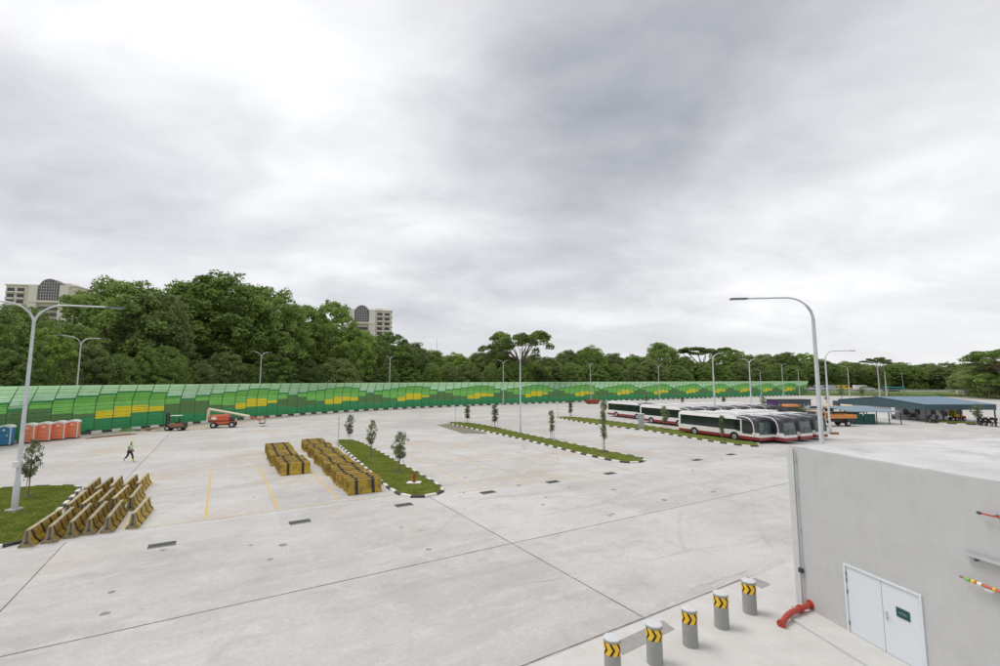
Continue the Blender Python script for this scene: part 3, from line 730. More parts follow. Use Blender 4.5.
# local frame: x along WV, y along NV (rotate +90 of WV)
bt = thing('service_building', 'grey rendered service building with flat pale roof and white double door', 'building', C0, rzb)
HB = 4.98
def wall_t(px, py, z=None):
    """distance along the wall for a pixel column (wall plane)"""
    r = ray(px, py); d = Vector((r[0], r[1])); # solve C0 + t W = s d
    den = WV.x*d.y-WV.y*d.x; t = (d.x*C0.y-d.y*C0.x)/den*-1 if False else (C0.y*d.x-C0.x*d.y)/(WV.x*d.y-WV.y*d.x)
    s = (C0.x+WV.x*t)/d.x; return t, CH+r[2]*s
DL, _ = wall_t(846.5, 600); DR, _ = wall_t(926, 640); _, DT = wall_t(846.5, 566); _, DT2 = wall_t(925, 594)
DTOP = (DT+DT2)/2; LW = 24.0; DEP = 17.0
DB = 0.0
b = MB()
# wall with the door opening cut out
for (x0, x1, z0, z1) in ((0, DL, 0, HB), (DR, LW, 0, HB), (DL, DR, DTOP, HB)):
    b.box(((x0+x1)/2, 0.1, (z0+z1)/2), (x1-x0, 0.2, z1-z0), M['wall'])
b.box((0.1, 0.2+(DEP-0.2)/2, HB/2), (0.2, DEP-0.2, HB), M['wall']); b.box((LW-0.1, 0.2+(DEP-0.2)/2, HB/2), (0.2, DEP-0.2, HB), M['wall'])
b.box((LW/2, DEP+0.1, HB/2), (LW, 0.2, HB), M['wall'])
b.build('wall', bt)
b = MB(); b.box((LW/2+.001, (DEP+.2)/2-.002, HB+0.02), (LW-.006, DEP+.2-.008, 0.04), M['roof_white'])
b.build('roof', bt)
b = MB(); b.box((0.08, -0.03, HB/2-0.02), (0.22, 0.06, HB-0.04), M['wall_trim']); b.box((-0.03, 0.3, HB/2-0.02), (0.06, 0.55, HB-0.04), M['wall_trim']); b.build('corner_pilaster', bt)
b = MB(); b.tube([(0.26, -0.05, 0.08), (0.26, -0.05, HB-0.1)], 0.014, M['steel'], 8)
for z in (1.2, 2.4, 3.6, 4.6): b.box((0.26, -0.03, z), (0.06, 0.06, 0.02), M['steel'])
b.box((0.24, -0.08, 1.15), (0.12, 0.1, 0.14), M['dark'], bev=0.01); b.build('conduit', bt, True)
# doors
DM = wall_t(883.5, 620)[0]
for i, (x0, x1) in enumerate(((DL+0.05, DM-0.006), (DM+0.006, DR-0.05))):
    b = MB(); b.box(((x0+x1)/2, 0.03, DTOP/2+0.02), (x1-x0, 0.05, DTOP-0.07), M['door'], bev=0.006); d = b.build('door', bt)
    hx = x0-0.005 if i == 0 else x1+0.005
    for z in (0.3, 1.15, DTOP-0.45, DTOP-0.25 if i else DTOP-0.28):
        h = MB(); h.box((hx, -0.012, z), (0.035, 0.03, 0.12), M['hinge']); h.build('hinge', d)
    if i == 1:
        h = MB(); h.box((x0+0.09, -0.005, 1.02), (0.05, 0.016, 0.2), M['steel']); h.tube([(x0+0.09,-0.06,1.04),(x0+0.22,-0.06,1.04)], 0.011, M['steel'], 8); h.tube([(x0+0.09,0,1.04),(x0+0.09,-0.06,1.04)], 0.011, M['steel'], 8)
        h.ball((x0+0.09,-0.02,0.93), 0.018, M['steel']); h.build('handle', d)
b = MB()
b.box((DL+0.025, 0.0, DTOP/2), (0.05, 0.08, DTOP), M['door']); b.box((DR-0.025, 0.0, DTOP/2), (0.05, 0.08, DTOP), M['door']); b.box(((DL+DR)/2, 0.0, DTOP-0.02), (DR-DL-0.1, 0.08, 0.04), M['door'])
b.build('door_frame', bt)
s0 = wall_t(896.5, 610)[0]; s1 = wall_t(909.8, 614)[0]; zt = wall_t(896.5, 606.5)[1]; zb = wall_t(896.5, 615.5)[1]
sg = MB(); sg.box(((s0+s1)/2, -0.008, (zt+zb)/2), (s1-s0, 0.012, zt-zb), M['sign_green'])
sgo = sg.build('door_sign', bt)
# lettering on the plate: two tiny lines, unreadable in the photograph, so only worn strokes of type
lt = MB(); x = s0+(s1-s0)*0.2
random.seed(3)
while x < s1-(s1-s0)*0.2:
    w = random.uniform(0.012, 0.022)
    for q in range(2):
        lt.box((x+w/2, -0.0155, (zt+zb)/2+random.choice((-0.012,0.012,0))), (w if q else 0.005, 0.003, 0.006 if q else 0.034), M['sign_text'])
    x += w+0.012
lt.build('lettering', sgo)
random.seed(11)
# footing walkway along the wall
b = MB()
PW = 0.95
b.box((LW/2+0.25, -PW/2, 0.03), (LW-0.5, PW, 0.06), M['strip'], bev=0.01)
b.box((LW/2+0.25, -PW-0.05, 0.04), (LW-0.5, 0.1, 0.08), M['wall_trim'], bev=0.01)
wk = b.build('walkway', None, loc=C0, rz=rzb); struct(wk)
# red pipe elbow
q = G(783,626)
rp_ = thing('drain_pipe', 'stubby red pipe elbow lying against the building corner', 'pipe', C0, rzb)
px0 = wall_t(811, 612)[0]
lq = Matrix.Rotation(-rzb, 3, 'Z') @ (q-C0)
b = MB(); zc = 0.2
def loc_(px, py, z): return Matrix.Rotation(-rzb, 3, 'Z') @ (G(px, py, z)-C0)
eb = loc_(788.5, 613.5, zc); mo = loc_(781.5, 623.5, 0.11); wq = Vector((px0, -0.02, zc)); pts = [wq, wq.lerp(eb, .5), wq.lerp(eb, .85)]
for i in range(1, 6):
    f = i/6; pts.append(wq.lerp(eb, .85).lerp(eb, f).lerp(eb.lerp(mo, .35), f))
pts += [eb.lerp(mo, .5), mo]; pts = [tuple(p_) for p_ in pts]
b.tube(pts, 0.08, M['red_pipe'], 16); b.build('pipe', rp_, True)
for fa, fb, fr in ((pts[-1], tuple(mo+(mo-eb).normalized()*.04), .12), ((px0,-0.03,zc),(px0,-0.0,zc), .14), (tuple(wq.lerp(eb,.45)), tuple(wq.lerp(eb,.5)), .115)):
    b = MB(); b.tube([fa, fb], fr, M['red_pipe'], 16); b.build('flange', rp_, True)
b = MB(); b.box((px0, lq.y*0.3, 0.13), (0.2, 0.3, 0.10), M['plinth'], bev=0.01); b.build('support_block', rp_)
# wall-mounted runs near the right edge
def wall_pt(px, py, off):
    t, z = wall_t(px, py); return Vector((t, -off, z))
r_ = thing('fire_pipe', 'thin red pipe with round end cap on the grey wall at the right edge', 'pipe', C0, rzb)
t0, z0 = wall_t(984, 512.5)
b = MB(); b.tube([(t0,-0.14,z0),(t0+3.2,-0.14,z0)], 0.018, M['red_pipe'], 10); b.build('pipe', r_, True)
b = MB(); b.ball((t0,-0.14,z0), 0.035, M['dark'], sc3=(1.5,1,1)); b.build('end_cap', r_, True)
b = MB()
for k in (0.25, 1.2, 2.4): b.box((t0+k,-0.065,z0), (0.03,0.13,0.03), M['dark'])
b.build('bracket', r_)
r_ = thing('cable_tray', 'grey metal cable tray fixed along the grey wall below the red pipe', 'cable tray', C0, rzb)
t0, z0 = wall_t(967, 553)
b = MB(); b.box((t0+1.6,-0.1,z0), (3.2,0.12,0.012), M['steel']); b.box((t0+1.6,-0.16,z0+0.025), (3.2,0.012,0.06), M['steel']); b.box((t0+1.6,-0.04,z0+0.025), (3.2,0.012,0.06), M['steel']); b.build('tray', r_)
b = MB()
for k in (0.2, 1.2, 2.4): b.box((t0+k,-0.05,z0-0.05), (0.04,0.1,0.09), M['hinge'])
b.build('bracket', r_)
r_ = thing('hose_reel_bar', 'red bar wrapped with green and white tape on the grey wall, lowest of three', 'bar', C0, rzb)
t0, z0 = wall_t(966, 576)
b = MB(); b.tube([(t0,-0.15,z0),(t0+0.25,-0.16,z0-0.01),(t0+2.4,-0.17,z0-0.06)], [0.014,0.03,0.03], mat('faded_red_paint',(0.55,0.12,0.07),0.6), 10); b.build('bar', r_, True)
b = MB(); b.ball((t0,-0.15,z0), 0.028, M['hinge']); b.build('end_cap', r_, True)
for k, m_, w in ((0.14, mat('tape_green',(0.2,0.45,0.12),0.6), 0.08), (0.24, M['yellow'], 0.07), (0.36, mat('tape_white',(0.7,0.75,0.68),0.6), 0.08), (0.62, M['yellow'], 0.05)):
    b = MB(); b.tube([(t0+k-w/2,-0.16,z0-0.005-k*0.022),(t0+k+w/2,-0.16,z0-0.005-k*0.022)], 0.042, m_, 10); b.build('tape_wrap', r_, True)
b = MB(); b.box((t0+0.5,-0.08,z0-0.08), (0.16,0.16,0.06), M['pale_roof'], bev=0.02); b.build('bracket', r_)

# ------------------------------------------------------------------ street lamps
def lamp(base, h, arms, lab, r0=0.11, plinth=True, box=None, group=None, arm_r=0.045, m=None, name='street_lamp'):
    m = m or M['steel']
    t = thing(name, lab, 'street lamp', base, 0, group)
    b = MB(); hb = h-1.3
    b.tube([(0,0,0),(0,0,1.6),(0,0,1.65),(0,0,hb)], [r0*1.15, r0*1.1, r0*0.85, r0*0.55], m, 14); b.build('pole', t, True)
    b = MB(); b.tube([(0,0,0),(0,0,0.06)], r0*2.0, m, 14)
    if plinth: b.box((0,0,0.12), (r0*4.2, r0*4.2, 0.24), M['plinth'], bev=0.03)
    b.build('base', t)
    for (ang, L, rise) in arms:
        dx, dy = math.cos(ang), math.sin(ang); pts = []
        cr = min(1.3, L*0.55)
        for i in range(9):
            q = i/8*math.pi/2; pts.append((dx*cr*(1-math.cos(q)), dy*cr*(1-math.cos(q)), hb-0.05+(h-hb-0.1)*math.sin(q)))
        z = pts[-1][2]; pts.append((dx*(L-0.75), dy*(L-0.75), z+rise))
        b = MB(); b.tube(pts, [r0*0.5]*4+[arm_r]*(len(pts)-4), m, 10); ar = b.build('arm', t, True)
        e = pts[-1]; hx, hy = dx*0.38, dy*0.38
        b = MB(); b.box((e[0]+dx*0.36, e[1]+dy*0.36, e[2]-0.01), (0.86, 0.26, 0.09), M['lamp'], rz=ang, bev=0.03)
        b.tube([(e[0]-dx*.18,e[1]-dy*.18,e[2]),(e[0]+dx*.05,e[1]+dy*.05,e[2])], 0.055, m, 8)
        lu = b.build('luminaire', ar)
        b = MB(); b.box((e[0]+dx*0.42, e[1]+dy*0.42, e[2]-0.062), (0.5, 0.2, 0.015), M['lamp_glass'], rz=ang); b.build('lens', lu)
    if box:
        for z in box:
            b = MB(); b.box((0.02, -r0-0.06, z), (0.28, 0.14, 0.34), M['pale_roof'], bev=0.02); b.build('control_box', t)
    return t
aA = TH; aB = TH+math.pi/2
def wl_dir(px):   # direction along the wall near a pixel column
    a = p_at(float(np.interp(px-6, px_of, seg))); c = p_at(float(np.interp(px+6, px_of, seg))); d = c-a; return math.atan2(d.y, d.x)
q = G(14, 513); lamp(q, ZP(35, 301, q.y), [(aA, 3.85, 0.05), (aA+math.pi, 3.85, 0.05)], 'tall grey double-arm street lamp on the left grass island', 0.13, box=[2.6], arm_r=0.05)
# the single-arm lamp behind the service building
yd = 24.0; q = Vector((XP(821.8, 441, yd), yd, 0)); lamp(q, ZP(800, 294.5, yd), [(math.pi-0.12, 4.1, 0.0)], 'tall grey single-arm street lamp rising behind the service building', 0.15)
q = G(830.5, 433.5); lamp(q, ZP(840, 350, q.y), [(0.12, 4.6, 0.1)], 'grey single-arm street lamp on a dark foot beside the orange lorry', 0.16, arm_r=0.06)
q = G(520.5, 434); lamp(q, ZP(520, 344, q.y), [(0.5, 1.5, 0.1), (0.5+math.pi, 1.5, 0.1)], 'double-arm street lamp standing on the long middle island', 0.13, box=[2.6, 6.0])
yd = 74; q = Vector((XP(713.5, 380, yd), yd, 0)); lamp(q, ZP(713.5, 352.5, yd), [(0.1, 2.6, 0.1), (0.1+math.pi, 0.95, 0)], 'single-arm street lamp among the bus roofs', 0.17, arm_r=0.07)
yd = 95; q = Vector((XP(750, 380, yd), yd, 0)); lamp(q, ZP(750, 358.5, yd), [(0.1, 2.2, 0.1), (0.1+math.pi, 2.2, 0.1)], 'double-arm street lamp beside two round shrubs beyond the buses', 0.17, arm_r=0.07)
WL = [(66.5, 434.5, 336.5, 2, 3.3, 'double-arm street lamp behind the orange toilets by the green barrier', [3.2, 5.3], 0.13),
      (255, 417.2, 351.5, 2, 2.2, 'pale street lamp at the barrier just right of the boom lift', None, 0.15),
      (387, 408.2, 356, 2, 1.5, 'street lamp at the barrier where its curve ends', [2.0, 4.5], 0.18),
      (501.5, 404.8, 360, 2, 2.4, 'slim street lamp at the barrier left of the tall open-crowned tree', None, 0.18),
      (589, 401.6, 363, 2, 2.2, 'slim street lamp at the barrier just left of the rearmost bus', None, 0.19),
      (657.5, 399.6, 364.5, 2, 2.2, 'slim street lamp at the barrier above the middle bus roofs', None, 0.2),
      (759.3, 396.9, 369, 1, 2.0, 'short-looking lamp at the barrier just right of the shrub lamp', None, 0.2),
      (781.5, 396.4, 363.5, 2, 3.6, 'street lamp at the far barrier above the dark cabin', None, 0.22),
      (797.5, 395.9, 368.5, 1, 2.4, 'farthest street lamp at the end of the green barrier', None, 0.2)]
for (x, yb_, yt, na, L, lab, bx, r0) in WL:
    q = G(x, yb_); d = wl_dir(min(x, 800)); q = q+Vector((math.sin(d), -math.cos(d), 0))*0.9
    if na == 1: d = 0
    lamp(q, ZP(x, yt, q.y), [(d, L, 0.1), (d+math.pi, L, 0.1)][:max(na,1)] if na == 2 else [(math.pi, L, 0.1)], lab, r0, False, bx, 'lamps along the noise barrier', 0.07, M['steel_far'])
for (x, yd, yt, arms, lab, r0) in ((848.5, 185, 366, [(math.pi-.3, 3.0, 0.2)], 'street lamp in the far field between the two right-hand trees', 0.22),
      (878.5, 150, 362, [(math.pi-.2, 3.6, 0.6), (-.1, 1.8, -.3)], 'street lamp rising behind the ridge of the blue shed', 0.2)):
    q = Vector((XP(x, 380, yd), yd, 0)); lamp(q, ZP(x, yt, yd), arms, lab, r0, False, None, None, 0.09, M['steel_far'])
for (x, yd, yt, lab, r0) in ((885.3, 150, 371.5, 'bare tapering pale mast just right of the shed-ridge lamp', 0.24), (902.5, 210, 372, 'faint thin mast before the far trees above the blue shed', 0.14)):
    q = Vector((XP(x, 380, yd), yd, 0)); t = tag(MB().tube([(0,0,0),(0,0,ZP(x, yt, yd))], [r0, r0*0.35], M['steel_far'], 8).build('mast', loc=q, smooth=True), lab, 'mast')
for (x, yd, yt, r0, lab) in ((437, 190, 337.5, 0.16, 'thin tall antenna mast poking above the distant trees'), (431.3, 190, 347, 0.2, 'short stub antenna beside the tall thin one above the trees')):
    q = Vector((XP(x, 350, yd), yd, 0)); h = ZP(x, yt, yd); b = MB(); b.tube([(0,0,0),(0,0,h)], [r0, 0.05], M['steel_far'], 6)
    for k in range(6): b.box((0,0,h-1.0-k*1.3), (0.5,0.06,0.06), M['steel_far'], rz=k*0.7)
    tag(b.build('antenna_mast', loc=q), lab, 'antenna')
# thin marker poles on the apron
for (p, yt, lab) in (((338,447.5), 416, 'thin bare grey pole behind the long barrier row'), ((455.5,421.5), 406, 'thin bare grey pole at the far tip of the middle island'), ((557.5,416.6), 404, 'thin bare grey pole at the far tip of the island by the buses')):
    q = G(*p); tag(MB().tube([(0,0,0),(0,0,ZP(p[0], yt, q.y))], 0.045, M['steel'], 8).build('marker_pole', loc=q), lab, 'pole')

# ------------------------------------------------------------------ buses
def bus():
    t = thing('bus', 'x', 'bus', group='white and red buses parked nose-out')
    L, W = 11.9, 1.25
    # local: x 0 rear .. L front, y left/right, z up
    prof_ = [(1.20,0.30),(1.245,0.36),(1.25,0.52),(1.25,0.70),(1.25,1.18),(1.235,1.9),(1.20,2.55),(1.12,2.78),(0.95,2.90),(0.5,2.96),(0.0,2.98)]
    full = [(-y, z) for y, z in prof_]+[(y, z) for y, z in reversed(prof_[:-1])]
    st = [(0.0,0.94,0.0),(0.06,0.985,0.0),(0.25,1.0,0.0)]+[(x,1.0,0.0) for x in (1.2,3,5,7,9,10.6)]+[(11.3,0.985,0.3),(11.65,0.95,0.7),(11.85,0.88,1.0)]
    b = MB(); vs = []; n = len(full)
    for (x, sc_, k) in st:
        for (y, z) in full:
            back = 0.26*k*max(0, (z-1.0)/2.0)**2
            zz = z - (0.05*k if z > 2.6 else 0)
            vs.append((x-back, y*sc_, zz if sc_ == 1 else 0.3+(zz-0.3)*(1-(1-sc_)*0.25)))
    gl = {}
    for i in range(len(st)-1):
        for j in range(n-1):
            z = (full[j][1]+full[j+1][1])/2
            m = M['bus_red'] if z < 0.7 else M['bus_white'] if z < 2.8 else M['roof_grey']
            if i >= 7 and 1.1 < z: m = M['pod_dark']
            gl.setdefault(m.name, (m, []))[1].append((i*n+j, i*n+j+1, (i+1)*n+j+1, (i+1)*n+j))
    for m, fs in gl.values(): b.add(vs, fs, m)
    b.add([vs[j] for j in range(n)], [tuple(range(n-1,-1,-1))], M['bus_white'])
    o = len(st)-1; b.add([vs[o*n+j] for j in range(n)], [tuple(range(n))], M['pod_dark'])
    b.add([(0.1,-1.1,0.3),(L-0.3,-1.1,0.3),(L-0.3,1.1,0.3),(0.1,1.1,0.3)], [(0,3,2,1)], M['black'])
    b.build('body', t, True)
    for s in (-1, 1):
        b = MB(); y = s*1.242
        # long window band: tinted panes with thin gaps
        def pane(bb, x0, x1, z0, z1, m, off=0.012):
            yb0 = s*(1.25+off-(z0-1.18)*0.02); yb1 = s*(1.25+off-(z1-1.18)*0.038)
            v = [(x0,yb0,z0),(x1,yb0,z0),(x1,yb1,z1),(x0,yb1,z1)]; v += [(p[0],p[1]-s*0.03,p[2]) for p in v]
            f = [(0,1,2,3),(0,4,5,1),(1,5,6,2),(2,6,7,3),(3,7,4,0)]
            if s > 0: f = [tuple(reversed(q)) for q in f]
            bb.add(v, f, m)
        pane(b, 0.42, 9.55, 1.30, 2.52, M['black'], 0.012)
        w = b.build('side_window', t)
        g = MB()
        xs = [0.5,1.9,3.4,4.9,6.4,7.95,9.47]
        for x0, x1 in zip(xs, xs[1:]): pane(g, x0+0.03, x1-0.03, 1.36, 2.46, M['glass'], 0.018)
        g.build('pane', w)
        b = MB(); pane(b, 9.82, 11.05, 0.98, 2.42, M['glass'], 0.014); b.build('quarter_window', t)
        # white frame: rear upright, top rail, front upright and the swept arc
        b = MB()
        for (x0, x1, z0, z1) in ((0.24,0.40,1.2,2.58),(9.58,9.74,1.2,2.58),(0.24,9.74,2.53,2.60)):
            pane(b, x0, x1, z0, z1, M['bus_white'], 0.03)
        b.build('window_frame', t)
        b = MB(); pts = [(11.28,s*1.245,0.82),(11.30,s*1.24,1.4),(11.22,s*1.225,2.0),(11.02,s*1.20,2.42),(10.6,s*1.15,2.74),(9.9,s*1.08,2.86),(8.6,s*1.05,2.90)]
        b.tube(pts, [0.07,0.065,0.06,0.06,0.06,0.055,0.04], M['bus_white'], 8); b.build('roof_arc', t, True)
        for x in (2.75, 8.7):
            b = MB(); b.tube([(x, s*1.0, 0.48),(x, s*1.235, 0.48),(x,s*1.262,0.48)], [0.48,0.48,0.45], M['rubber'], 22); wv = b.build('wheel', t, True)
            b = MB(); b.tube([(x, s*1.262, 0.48),(x, s*1.272, 0.48)], [0.27,0.22], M['steel'], 18); b.ball((x, s*1.27, 0.48), 0.09, M['dark'], sc3=(1,0.5,1)); b.build('rim', wv, True)
            b = MB(); pts = [(x+0.62*math.cos(a), s*1.256, 0.42+0.60*math.sin(a)) for a in [math.pi*i/12 for i in range(13)]]
            b.tube(pts, 0.035, M['black'], 6)
            b.add([(x, s*1.2525, 0.42)]+[(p_[0], s*1.2525, p_[2]) for p_ in pts], [(0,i,i+1) if s < 0 else (0,i+1,i) for i in range(1,13)], M['black']); b.build('wheel_arch', t)
        b = MB(); b.box((11.70, s*0.86, 0.82), (0.16, 0.42, 0.16), M['lamp_glass'], rz=-s*0.25, bev=0.05); b.build('headlight', t)
        b = MB(); b.tube([(11.35,s*1.15,2.35),(11.75,s*1.33,2.45),(11.85,s*1.36,2.3)], 0.025, M['black'], 6); b.box((11.86,s*1.36,2.1), (0.1,0.2,0.42), M['black'], bev=0.04); b.build('mirror', t)
        b = MB(); b.box((0.0,s*1.02,1.0),(0.06,0.16,0.6),M['bus_red'],bev=0.02); b.build('tail_light', t)
    # windscreen
    b = MB(); vs = []; fs = []
    ny, nz_ = 8, 6
    for j in range(nz_+1):
        z = 1.0+(2.32-1.0)*j/nz_
        for i in range(ny+1):
            y = -1.04+2.08*i/ny; back = 0.26*max(0,(z-1.0)/2.0)**2+0.10*abs(y/1.04)**3
            vs.append((11.885-back, y, z))
    for j in range(nz_):
        for i in range(ny): k = j*(ny+1)+i; fs.append((k, k+1, k+ny+2, k+ny+1))
    b.add(vs, fs, M['screen']); ws = b.build('windscreen', t, True)
    for s in (-.55,.35):
        b = MB(); b.tube([(11.93,s,1.02),(11.85,s+0.35,1.75)], 0.012, M['black'], 5); b.build('wiper', ws)
    b = MB(); b.box((11.60,0,2.52), (0.1,1.5,0.24), M['black'], bev=0.03); b.build('destination_display', t)
    b = MB()
    vs = []; 
    b.box((11.80,0,0.48), (0.28,2.2,0.34), M['bus_red'], bev=0.1); b.box((11.84,0,0.80), (0.16,2.14,0.32), M['bus_white'], bev=0.07); b.build('bumper', t)
    b = MB(); b.box((-0.02,0,2.0), (0.06,1.9,0.85), M['glass'], bev=0.02); b.build('rear_window', t)
    b = MB(); b.box((4.2,0,3.02), (3.4,1.7,0.20), M['bus_white'], bev=0.07); b.build('roof_pod', t)
    b = MB(); b.box((8.6,0,3.0), (1.6,1.5,0.14), M['roof_grey'], bev=0.05); b.build('roof_pod', t)
    return t
bs0 = bus(); reg()
HD = R(-90+24.0)
hx, hy = math.cos(HD), math.sin(HD)
# the survey gives the near front corner of each bus; its origin is the rear centre
def bus_at(front, label, i, hd=None, sc_=1.0, group='white and red buses parked nose-out'):
    hd = HD if hd is None else hd
    h = Vector((math.cos(hd), math.sin(hd), 0)); side = Vector((-h.y, h.x, 0))
    o = front - h*11.6*sc_ + side*1.25
    if i == 0: bs0.location = o; bs0.rotation_euler = (0,0,hd); bs0['label'] = label; return bs0
    return dup(bs0, o, hd, label, group)
b1 = bus_at(G(757,441,.3)*1+Vector((0,0,-.3)), 'white and red bus parked nearest the grass island, its whole side in view', 0)
row1 = [((781.5,441.3),'second bus of the front row, dark swept nose beside the nearest bus'),((797.5,439.3),'third bus of the front row counting from the grass island'),
        ((813,437.6),'fourth and last bus of the front row, partly behind the tall lamp pole')]
for i, (p, lab) in enumerate(row1): bus_at(G(*p, .3)+Vector((0,0,-.3)), lab, 1)
f2 = Vector((28.6, 68.2, 0))
l2 = ['bus of the middle row nearest the island, rear behind the grey cabinet','second bus of the middle row, dark nose just above the nearest bus','third bus of the middle row, pale roof seen over the front row','fourth bus of the middle row, pale roof seen over the front row','fifth bus of the middle row, roof seen left of the small tree','sixth and farthest bus of the middle row, only its roof in view']
for k in range(6): bus_at(f2+Vector((3.12,1.5,0))*k, l2[k], 1)
h = Vector((hx, hy, 0)); bus_at(Vector((21.3,91.6,0))+h*11.6, 'rearmost bus, parked alone behind the middle row at the island end', 1)

# ------------------------------------------------------------------ toilets
def toilet(mc, name, lab, loc, rz, grp):
    t = thing(name, lab, 'portable toilet', loc, rz, grp)
    b = MB(); b.box((0,0,1.03), (1.08,1.08,1.86), mc, bev=0.03); b.box((0,0,0.07), (1.1,1.12,0.14), M['dark'], bev=0.02); b.build('cabin', t)
    b = MB(); pr = [(-0.60,1.94),(-0.60,2.02)]+[(-0.58*math.cos(a), 2.02+0.24*math.sin(a)) for a in [math.pi*i/10 for i in range(1,10)]]+[(0.60,2.02),(0.60,1.94)]
    b.prism(pr, M['pale_roof'], 'y', -0.6, 0.6); 
    b.build('roof', t)
    b = MB()
    for s in (-1,1): b.box((s*0.53,-0.555,1.03), (0.09,0.05,1.8), M['pale_roof'])
    b.build('corner_trim', t)
    b = MB(); b.box((0,-0.56,1.02), (0.92,0.05,1.7), mc, bev=0.02); b.prism([(-0.44,1.86),(-0.3,2.0),(0,2.08),(0.3,2.0),(0.44,1.86)], mc, 'y', -0.612, -0.55); d = b.build('door', t)
    b = MB(); b.ball((-0.03,-0.6,1.72), 0.13, M['white'], sc3=(1,0.15,0.75)); b.build('door_sign', d)
    b = MB(); b.box((0.28,-0.6,1.12), (0.07,0.05,0.16), M['yellow'] if mc == M['orange'] else M['white']); b.build('latch', d)
    b = MB()
    for z in (0.45,0.85,1.4): b.box((0,-0.588,z), (0.7,0.012,0.03), M['rust'] if mc == M['orange'] else M['dark'])
    b.build('panel_rib', d)
    return t
TO = [((72,438.8),0,'orange portable toilet at the right end of the row'),((56.5,440.6),0,'orange portable toilet second from the right end of the row'),((40.5,442.2),0,'orange portable toilet third from the right, just right of the big lamp pole'),
      ((24.5,443.7),0,'orange portable toilet partly behind the big lamp pole'),((3.5,446.3),1,'blue portable toilet left of the orange ones'),((-16,448.5),1,'blue portable toilet at the far left, beyond the frame edge')]
to_o = None
trz = math.atan2((G(72,438.8)-G(3,446.3)).y, (G(72,438.8)-G(3,446.3)).x)
tA, tB = G(72,438.8), G(3.5,446.3)
ppos = [tA.lerp(tB, t) for t in (0,0.222,0.45,0.68,1.0)]
cam_face = R(28)
TO[4:] = TO[4:5]
proto = {}
for i, (p, k, lab) in enumerate(TO):
    loc = ppos[i]+Vector((-0.5,0.6,0)); rz = cam_face+R(random.uniform(-3,3))
    if k not in proto:
        proto[k] = toilet(M['blue'] if k else M['orange'], 'portable_toilet', lab, loc, rz, 'portable toilets in a row'); reg()
    else: dup(proto[k], loc, rz, lab)

# ------------------------------------------------------------------ forklift and boom lift
def wheel_part(t, x, y, z, r, w, s, name='wheel'):
    b = MB(); b.tube([(x,y-w/2,z),(x,y+w/2,z)], r, M['rubber'], 18); wv = b.build(name, t, True)
    b = MB(); b.tube([(x,y+s*(w/2-0.02),z),(x,y+s*(w/2+0.015),z)], r*0.5, M['steel'], 12); b.build('rim', wv, True)
t = thing('forklift', 'brown and black forklift with raised mast parked by the green barrier', 'forklift', G(175,430.5), R(10))
b = MB(); b.box((0.35,0,0.75), (1.9,1.15,0.55), M['rust'], bev=0.12); b.box((1.15,0,0.75), (0.5,1.1,0.8), M['dark'], bev=0.15); b.box((-0.2,0,0.45), (1.6,0.9,0.3), M['dark'], bev=0.05); b.build('chassis', t)
b = MB()
for s in (-.3,.3): b.box((-0.95,s,1.25), (0.12,0.1,2.4), M['dark']); b.box((-1.12,s*.8,1.35), (0.1,0.08,2.3), M['black'])
for z in (0.4,1.3,2.3): b.box((-0.95,0,z), (0.1,0.6,0.08), M['dark'])
b.build('mast', t)
for s in (-.25,.25):
    b = MB(); b.box((-1.7,s,0.12), (1.1,0.11,0.05), M['steel']); b.box((-1.2,s,0.4), (0.06,0.11,0.6), M['steel']); b.build('fork', t)
b = MB(); b.box((0.1,0,2.1), (1.3,1.0,0.06), M['pale_roof'], bev=0.02)
for x, y in ((-.5,-.45),(-.5,.45),(0.75,-.45),(0.75,.45)): b.tube([(x,y,0.9),(x*0.9,y,2.08)], 0.035, M['dark'], 6)
b.build('overhead_guard', t)
b = MB(); b.box((0.25,0,1.12), (0.5,0.5,0.14), M['black'], bev=0.05); b.box((0.48,0,1.4), (0.12,0.48,0.55), M['black'], bev=0.05); b.build('seat', t)
for x, r in ((-.75,.36),(.85,.3)):
    for s in (-1,1): wheel_part(t, x, s*.5, r, r, .26, s)
t = thing('boom_lift', 'orange boom lift with folded cream boom parked at the green barrier', 'boom lift', G(222,427.5), R(22))
b = MB(); b.box((0.2,0,0.75), (2.9,1.5,0.4), M['machine_orange'], bev=0.08); b.box((0.1,0,0.5), (2.4,1.0,0.25), M['dark'], bev=0.04); b.build('chassis', t)
b = MB(); b.box((-0.3,0,1.45), (2.6,1.5,0.9), M['machine_orange'], bev=0.28); b.box((1.2,0,1.3), (0.9,1.2,0.6), M['dark'], bev=0.1); tu = b.build('turntable', t)
b = MB(); b.ball((-1.0,-0.76,1.45), 0.3, M['white'], sc3=(1.2,0.06,0.8)); b.build('decal', tu)
b = MB(); b.tube([(-1.9,0,1.1),(-1.85,0,2.75)], 0.2, M['cream'], 4); b.tube([(-1.9,0,2.8),(3.6,0,1.55)], 0.19, M['cream'], 4); b.tube([(-0.2,-.1,1.5),(0.6,-.1,2.2)], 0.07, M['steel'], 8); b.build('boom', t)
b = MB(); b.tube([(3.6,0,1.5),(4.6,0,1.2),(4.9,0,0.9)], 0.11, M['machine_orange'], 6)
b.build('jib', t)
b = MB(); b.box((5.4,0,0.45), (0.8,1.6,0.06), M['dark'])
for x in (5.02,5.78):
    for y in (-.78,0,.78): b.tube([(x,y,0.45),(x,y,1.5)], 0.025, M['machine_orange'], 6)
for z in (1.0,1.5):
    b.tube([(5.02,-.78,z),(5.78,-.78,z),(5.78,.78,z),(5.02,.78,z),(5.02,-.78,z)], 0.025, M['machine_orange'], 6)
b.build('platform', t)
for x in (-1.0,1.4):
    for s in (-1,1): wheel_part(t, x, s*.85, .45, .45, .32, s)
